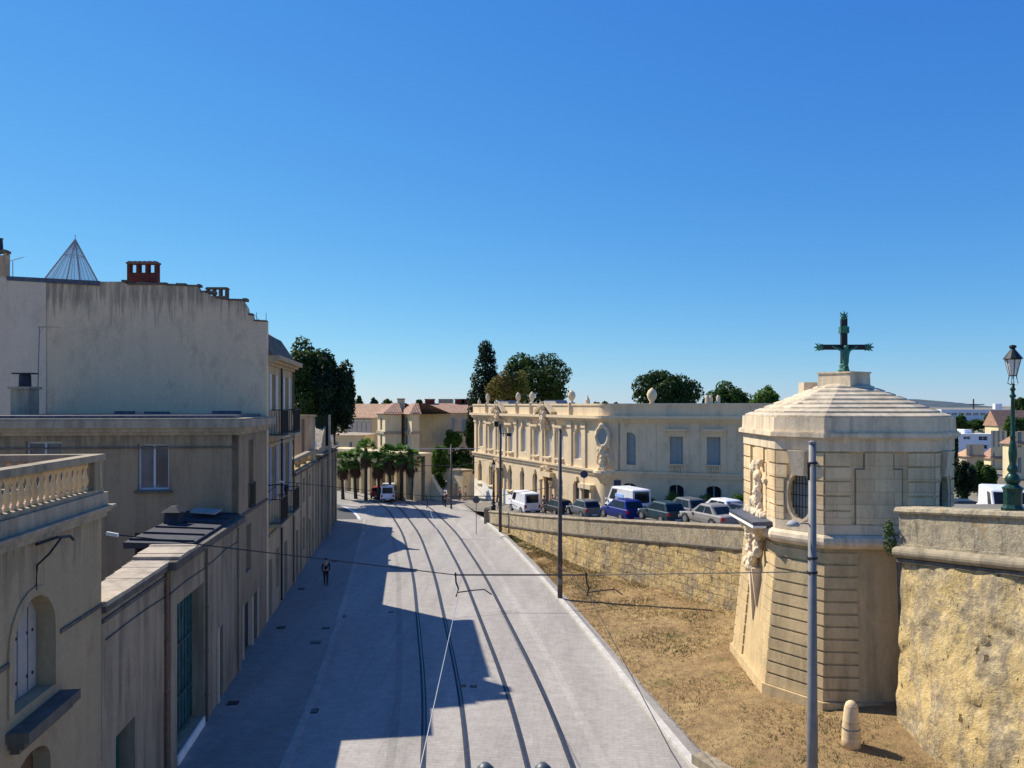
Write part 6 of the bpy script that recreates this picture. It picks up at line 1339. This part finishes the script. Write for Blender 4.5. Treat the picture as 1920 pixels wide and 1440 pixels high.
for nm,pts,mt,lab in (('contact_wire',[(-1.2,4,5.25),(-1.57,11.86,5.31),(-1.77,25.4,5.33),(-5.0,46.5,5.35)],'wire_light','overhead contact wire above the left tram track, coloured pale for sun glint'),
    ('contact_wire',[(3.6,4,5.25),(2.9,14,5.3),(2.55,25.4,5.33),(-.8,46.5,5.35),(-4.7,70,5.35)],'wire','dark overhead contact wire above the right tram track')):
    m=MB(); m.tube(pts,.011,5); tag(m.build(nm,mt),lab,'tram wire')
m=MB(); m.tube([(pX(770,88),88,pz(841,88)),(pX(900,88),88,pz(841,88))],.03,4); tag(m.build('cross_wire','wire_light'),'thin cross wire in front of the garden bushes','tram wire')
# ================================================================ SIGNS, LANTERNS, COVERS
def disc_sign(label,x,y,z0,zc,r,mat='sign_grey'):
    h=thing('road_sign',label,'sign',(x,y,z0)); m=MB(); m.tube([(x,y,z0),(x,y,zc+r*.6)],.03,8); m.build('post','galv',h)
    m=MB(); m.tube([(x,y-.05,zc),(x,y-.03,zc)],r,24); m.build('sign_plate',mat,h); m=MB(); n=24; m.tube([(x+r*math.cos(2*PI*k/n),y-.045,zc+r*math.sin(2*PI*k/n)) for k in range(n+1)],.02,5,caps=False); m.build('sign_rim','galv',h)
Z=69; disc_sign('round grey backed road sign on a thin post at the street corner',pX(893,Z),Z,.02,pz(937,Z),.30)
Z=62; disc_sign('round blue and grey sign raised above the parked cars near the mansion statue',pX(1095,Z),Z,zter(Z),pz(889,Z),.30,'plaque')
def lantern(name,label,x,y,z0,H,s=1,mat='iron_green'):
    h=thing(name,label,'street lamp',(x,y,z0)); k=H/4.95
    m=MB(); m.lathe([(a*s,b*k) for a,b in ((.30,0),(.30,.10),(.27,.14),(.24,.2),(.25,.62),(.27,.66),(.29,.70),(.20,.76),(.15,.82))],x,y,z0,8); m.build('pedestal',mat,h)
    m=MB(); m.lathe([(a*s,b*k) for a,b in ((.15,.822),(.20,.90),(.21,.98),(.14,1.10),(.10,1.16),(.15,1.24),(.13,1.32),(.085,1.42),(.10,1.55),(.115,1.75),(.10,1.95),(.07,2.1),(.062,2.2),(.085,2.23),(.06,2.28),(.055,2.9),(.048,3.42),(.075,3.45),(.09,3.5),(.05,3.55),(.045,3.64),(.08,3.68),(.05,3.74),(.04,3.86))],x,y,z0,14); m.build('column',mat,h,smooth=True)
    zl=z0+3.86*k; m=MB()
    for a in range(4):
        t=PI/4+a*PI/2; c,s_=math.cos(t),math.sin(t); m.tube([(x+.03*c,y+.03*s_,zl-.05),(x+.13*c*s,y+.13*s_*s,zl+.02),(x+.10*c*s,y+.10*s_*s,zl+.16),(x+.09*c*s,y+.09*s_*s,zl+.24*k)],.014,5)
    m.build('cradle',mat,h)
    zb=zl+.24*k; zt=zb+.50*k; m=MB(); n=6
    for a in range(n):
        t=2*PI*a/n+.2; t2=2*PI*(a+1)/n+.2; p=(x+.10*s*math.cos(t),y+.10*s*math.sin(t),zb); q=(x+.21*s*math.cos(t),y+.21*s*math.sin(t),zt); p2=(x+.10*s*math.cos(t2),y+.10*s*math.sin(t2),zb); q2=(x+.21*s*math.cos(t2),y+.21*s*math.sin(t2),zt)
        m.tube([p,q],.012,5); m.tube([q,q2],.014,5); m.tube([p,p2],.012,5)
    lf=m.build('lantern_frame','iron',h)
    m=MB(); m.lathe([(.092*s,0),(.196*s,zt-zb)],x,y,zb,6); m.build('lantern_glass','lantern_glass',lf)
    m=MB(); m.lathe([(.26*s,0),(.245*s,.035),(.16*s,.16*k),(.06*s,.30*k),(.07*s,.33*k),(.10*s,.36*k),(.09*s,.41*k),(.03*s,.43*k)],x,y,zt+.005,12); m.build('lantern_roof','iron',h)
t=NT('lantern_glass'); t.col((.75,.72,.70)); t.p(Roughness=.35,Alpha=.75); M['lantern_glass']=t.m
Z=22.6; lx=pX(1899,Z); lantern('street_lamp','ornate dark green cast iron street lamp with glass lantern, standing on the near rampart parapet',lx,Z,pz(958,Z),(958-652)/1440*Z,1.0)
Z=82; lantern('street_lamp','old black lantern post in front of the mansion whitewashed corner',pX(925,Z),Z,0.1,5.6,1.1,'iron')
def cover(px,py,w,d,lab):
    Z=11.6*1440/(py-760); x=pX(px,Z); h=thing('drain_cover',lab,'drain cover',(x,Z,0),R(7.5),'drain covers in the shaded street'); zt=.05 if x<wl(Z)-.2 else .02
    m=MB(); m.box(-w/2,w/2,-d/2,d/2,0,zt+.004); m.build('frame','iron',h,local=True)
    for k in range(5): m=MB(); m.box(-w/2+.06+k*(w-.1)/5,-w/2+.03+(k+1)*(w-.1)/5-.02,-d/2+.05,d/2-.05,zt+.005,zt+.012); m.build('grating_bar','steel',h,local=True)
for px,py,w,d,lab in ((581,1334,.62,.42,'largest dark drain cover, nearest the camera'),(592,1206,.5,.4,'dark drain cover midway up the shaded pavement edge'),(640,1156,.5,.42,'dark drain cover nearest the tram tracks'),(611,1179,.38,.3,'small drain cover between two larger ones'),(437,1320,.42,.36,'small drain cover at the foot of the teal gate wall'),(527,1178,.42,.4,'small drain cover at the foot of the tall house'),(565,1105,.4,.4,'drain cover below the low street range'),(628,1053,.4,.5,'distant drain cover left of the street centre'),(664,1055,.4,.5,'distant drain cover near the street centre')): cover(px,py,w,d,lab)
for px,py,lab in ((868,1286,'square manhole lid between the tram tracks, left one'),(888,1287,'square reddish manhole lid between the tram tracks, right one'),(733,1148,'small manhole lid beside the left rail')):
    Z=11.6*1440/(py-760); x=pX(px,Z); h=thing('manhole_lid',lab,'manhole lid',(x,Z,0),R(5)); m=MB(); m.box(-.14,.14,-.14,.14,0,.012); m.build('frame','iron',h,local=True); m=MB(); m.box(-.1,.1,-.1,.1,.0125,.018); m.build('lid','rust',h,local=True)
# railing finials just below the camera
h=thing('bridge_railing','dark iron railing whose two round finials rise into the bottom edge of the view','railing',(0,2.6,9.6))
m=MB(); m.box(-1.2,1.2,2.57,2.63,9.9,9.95)
m.build('rail','iron',h)
for px in (910,1018): x=pX(px,2.6); m=MB(); m.lathe([(.012,0),(.012,.38),(.02,.40),(.031,.43),(.033,.45),(.028,.475),(.012,.49)],x,2.6,9.9,14); m.v=[(a,b,c+pz(1431,2.6)-10.39) for a,b,c in m.v]; m.build('finial','sign_grey',h,smooth=True)
# painted curve and dashes at the far end of the street
m=MB(); cv=[(655,1000),(664,985),(672,975),(670,965),(660,957),(648,952)]; cv=[(680,1003),(679,990),(676,978),(671,968),(662,959),(650,952),(638,948)]
W_=[(pX(a,11.6*1440/(b-760)),11.6*1440/(b-760)) for a,b in cv]
for (a,b),(c,d) in zip(W_,W_[1:]): u=Vector((c-a,d-b)).normalized()*.15; m.quad((a-u.y,b+u.x,.012),(a+u.y,b-u.x,.012),(c+u.y,d-u.x,.012),(c-u.y,d+u.x,.012))
tag(m.build('road_marking','paint_white'),kind='structure')
m=MB(); a_=[(p[0],p[1],.006) for p in W_]; e_=[(facX(min(p[1],90))+.0 if p[1]<77 else p[0]-7,p[1],.006) for p in W_]
for i in range(len(a_)-1): m.quad(e_[i],a_[i],a_[i+1],e_[i+1])
tag(m.build('asphalt','asphalt'),kind='structure')
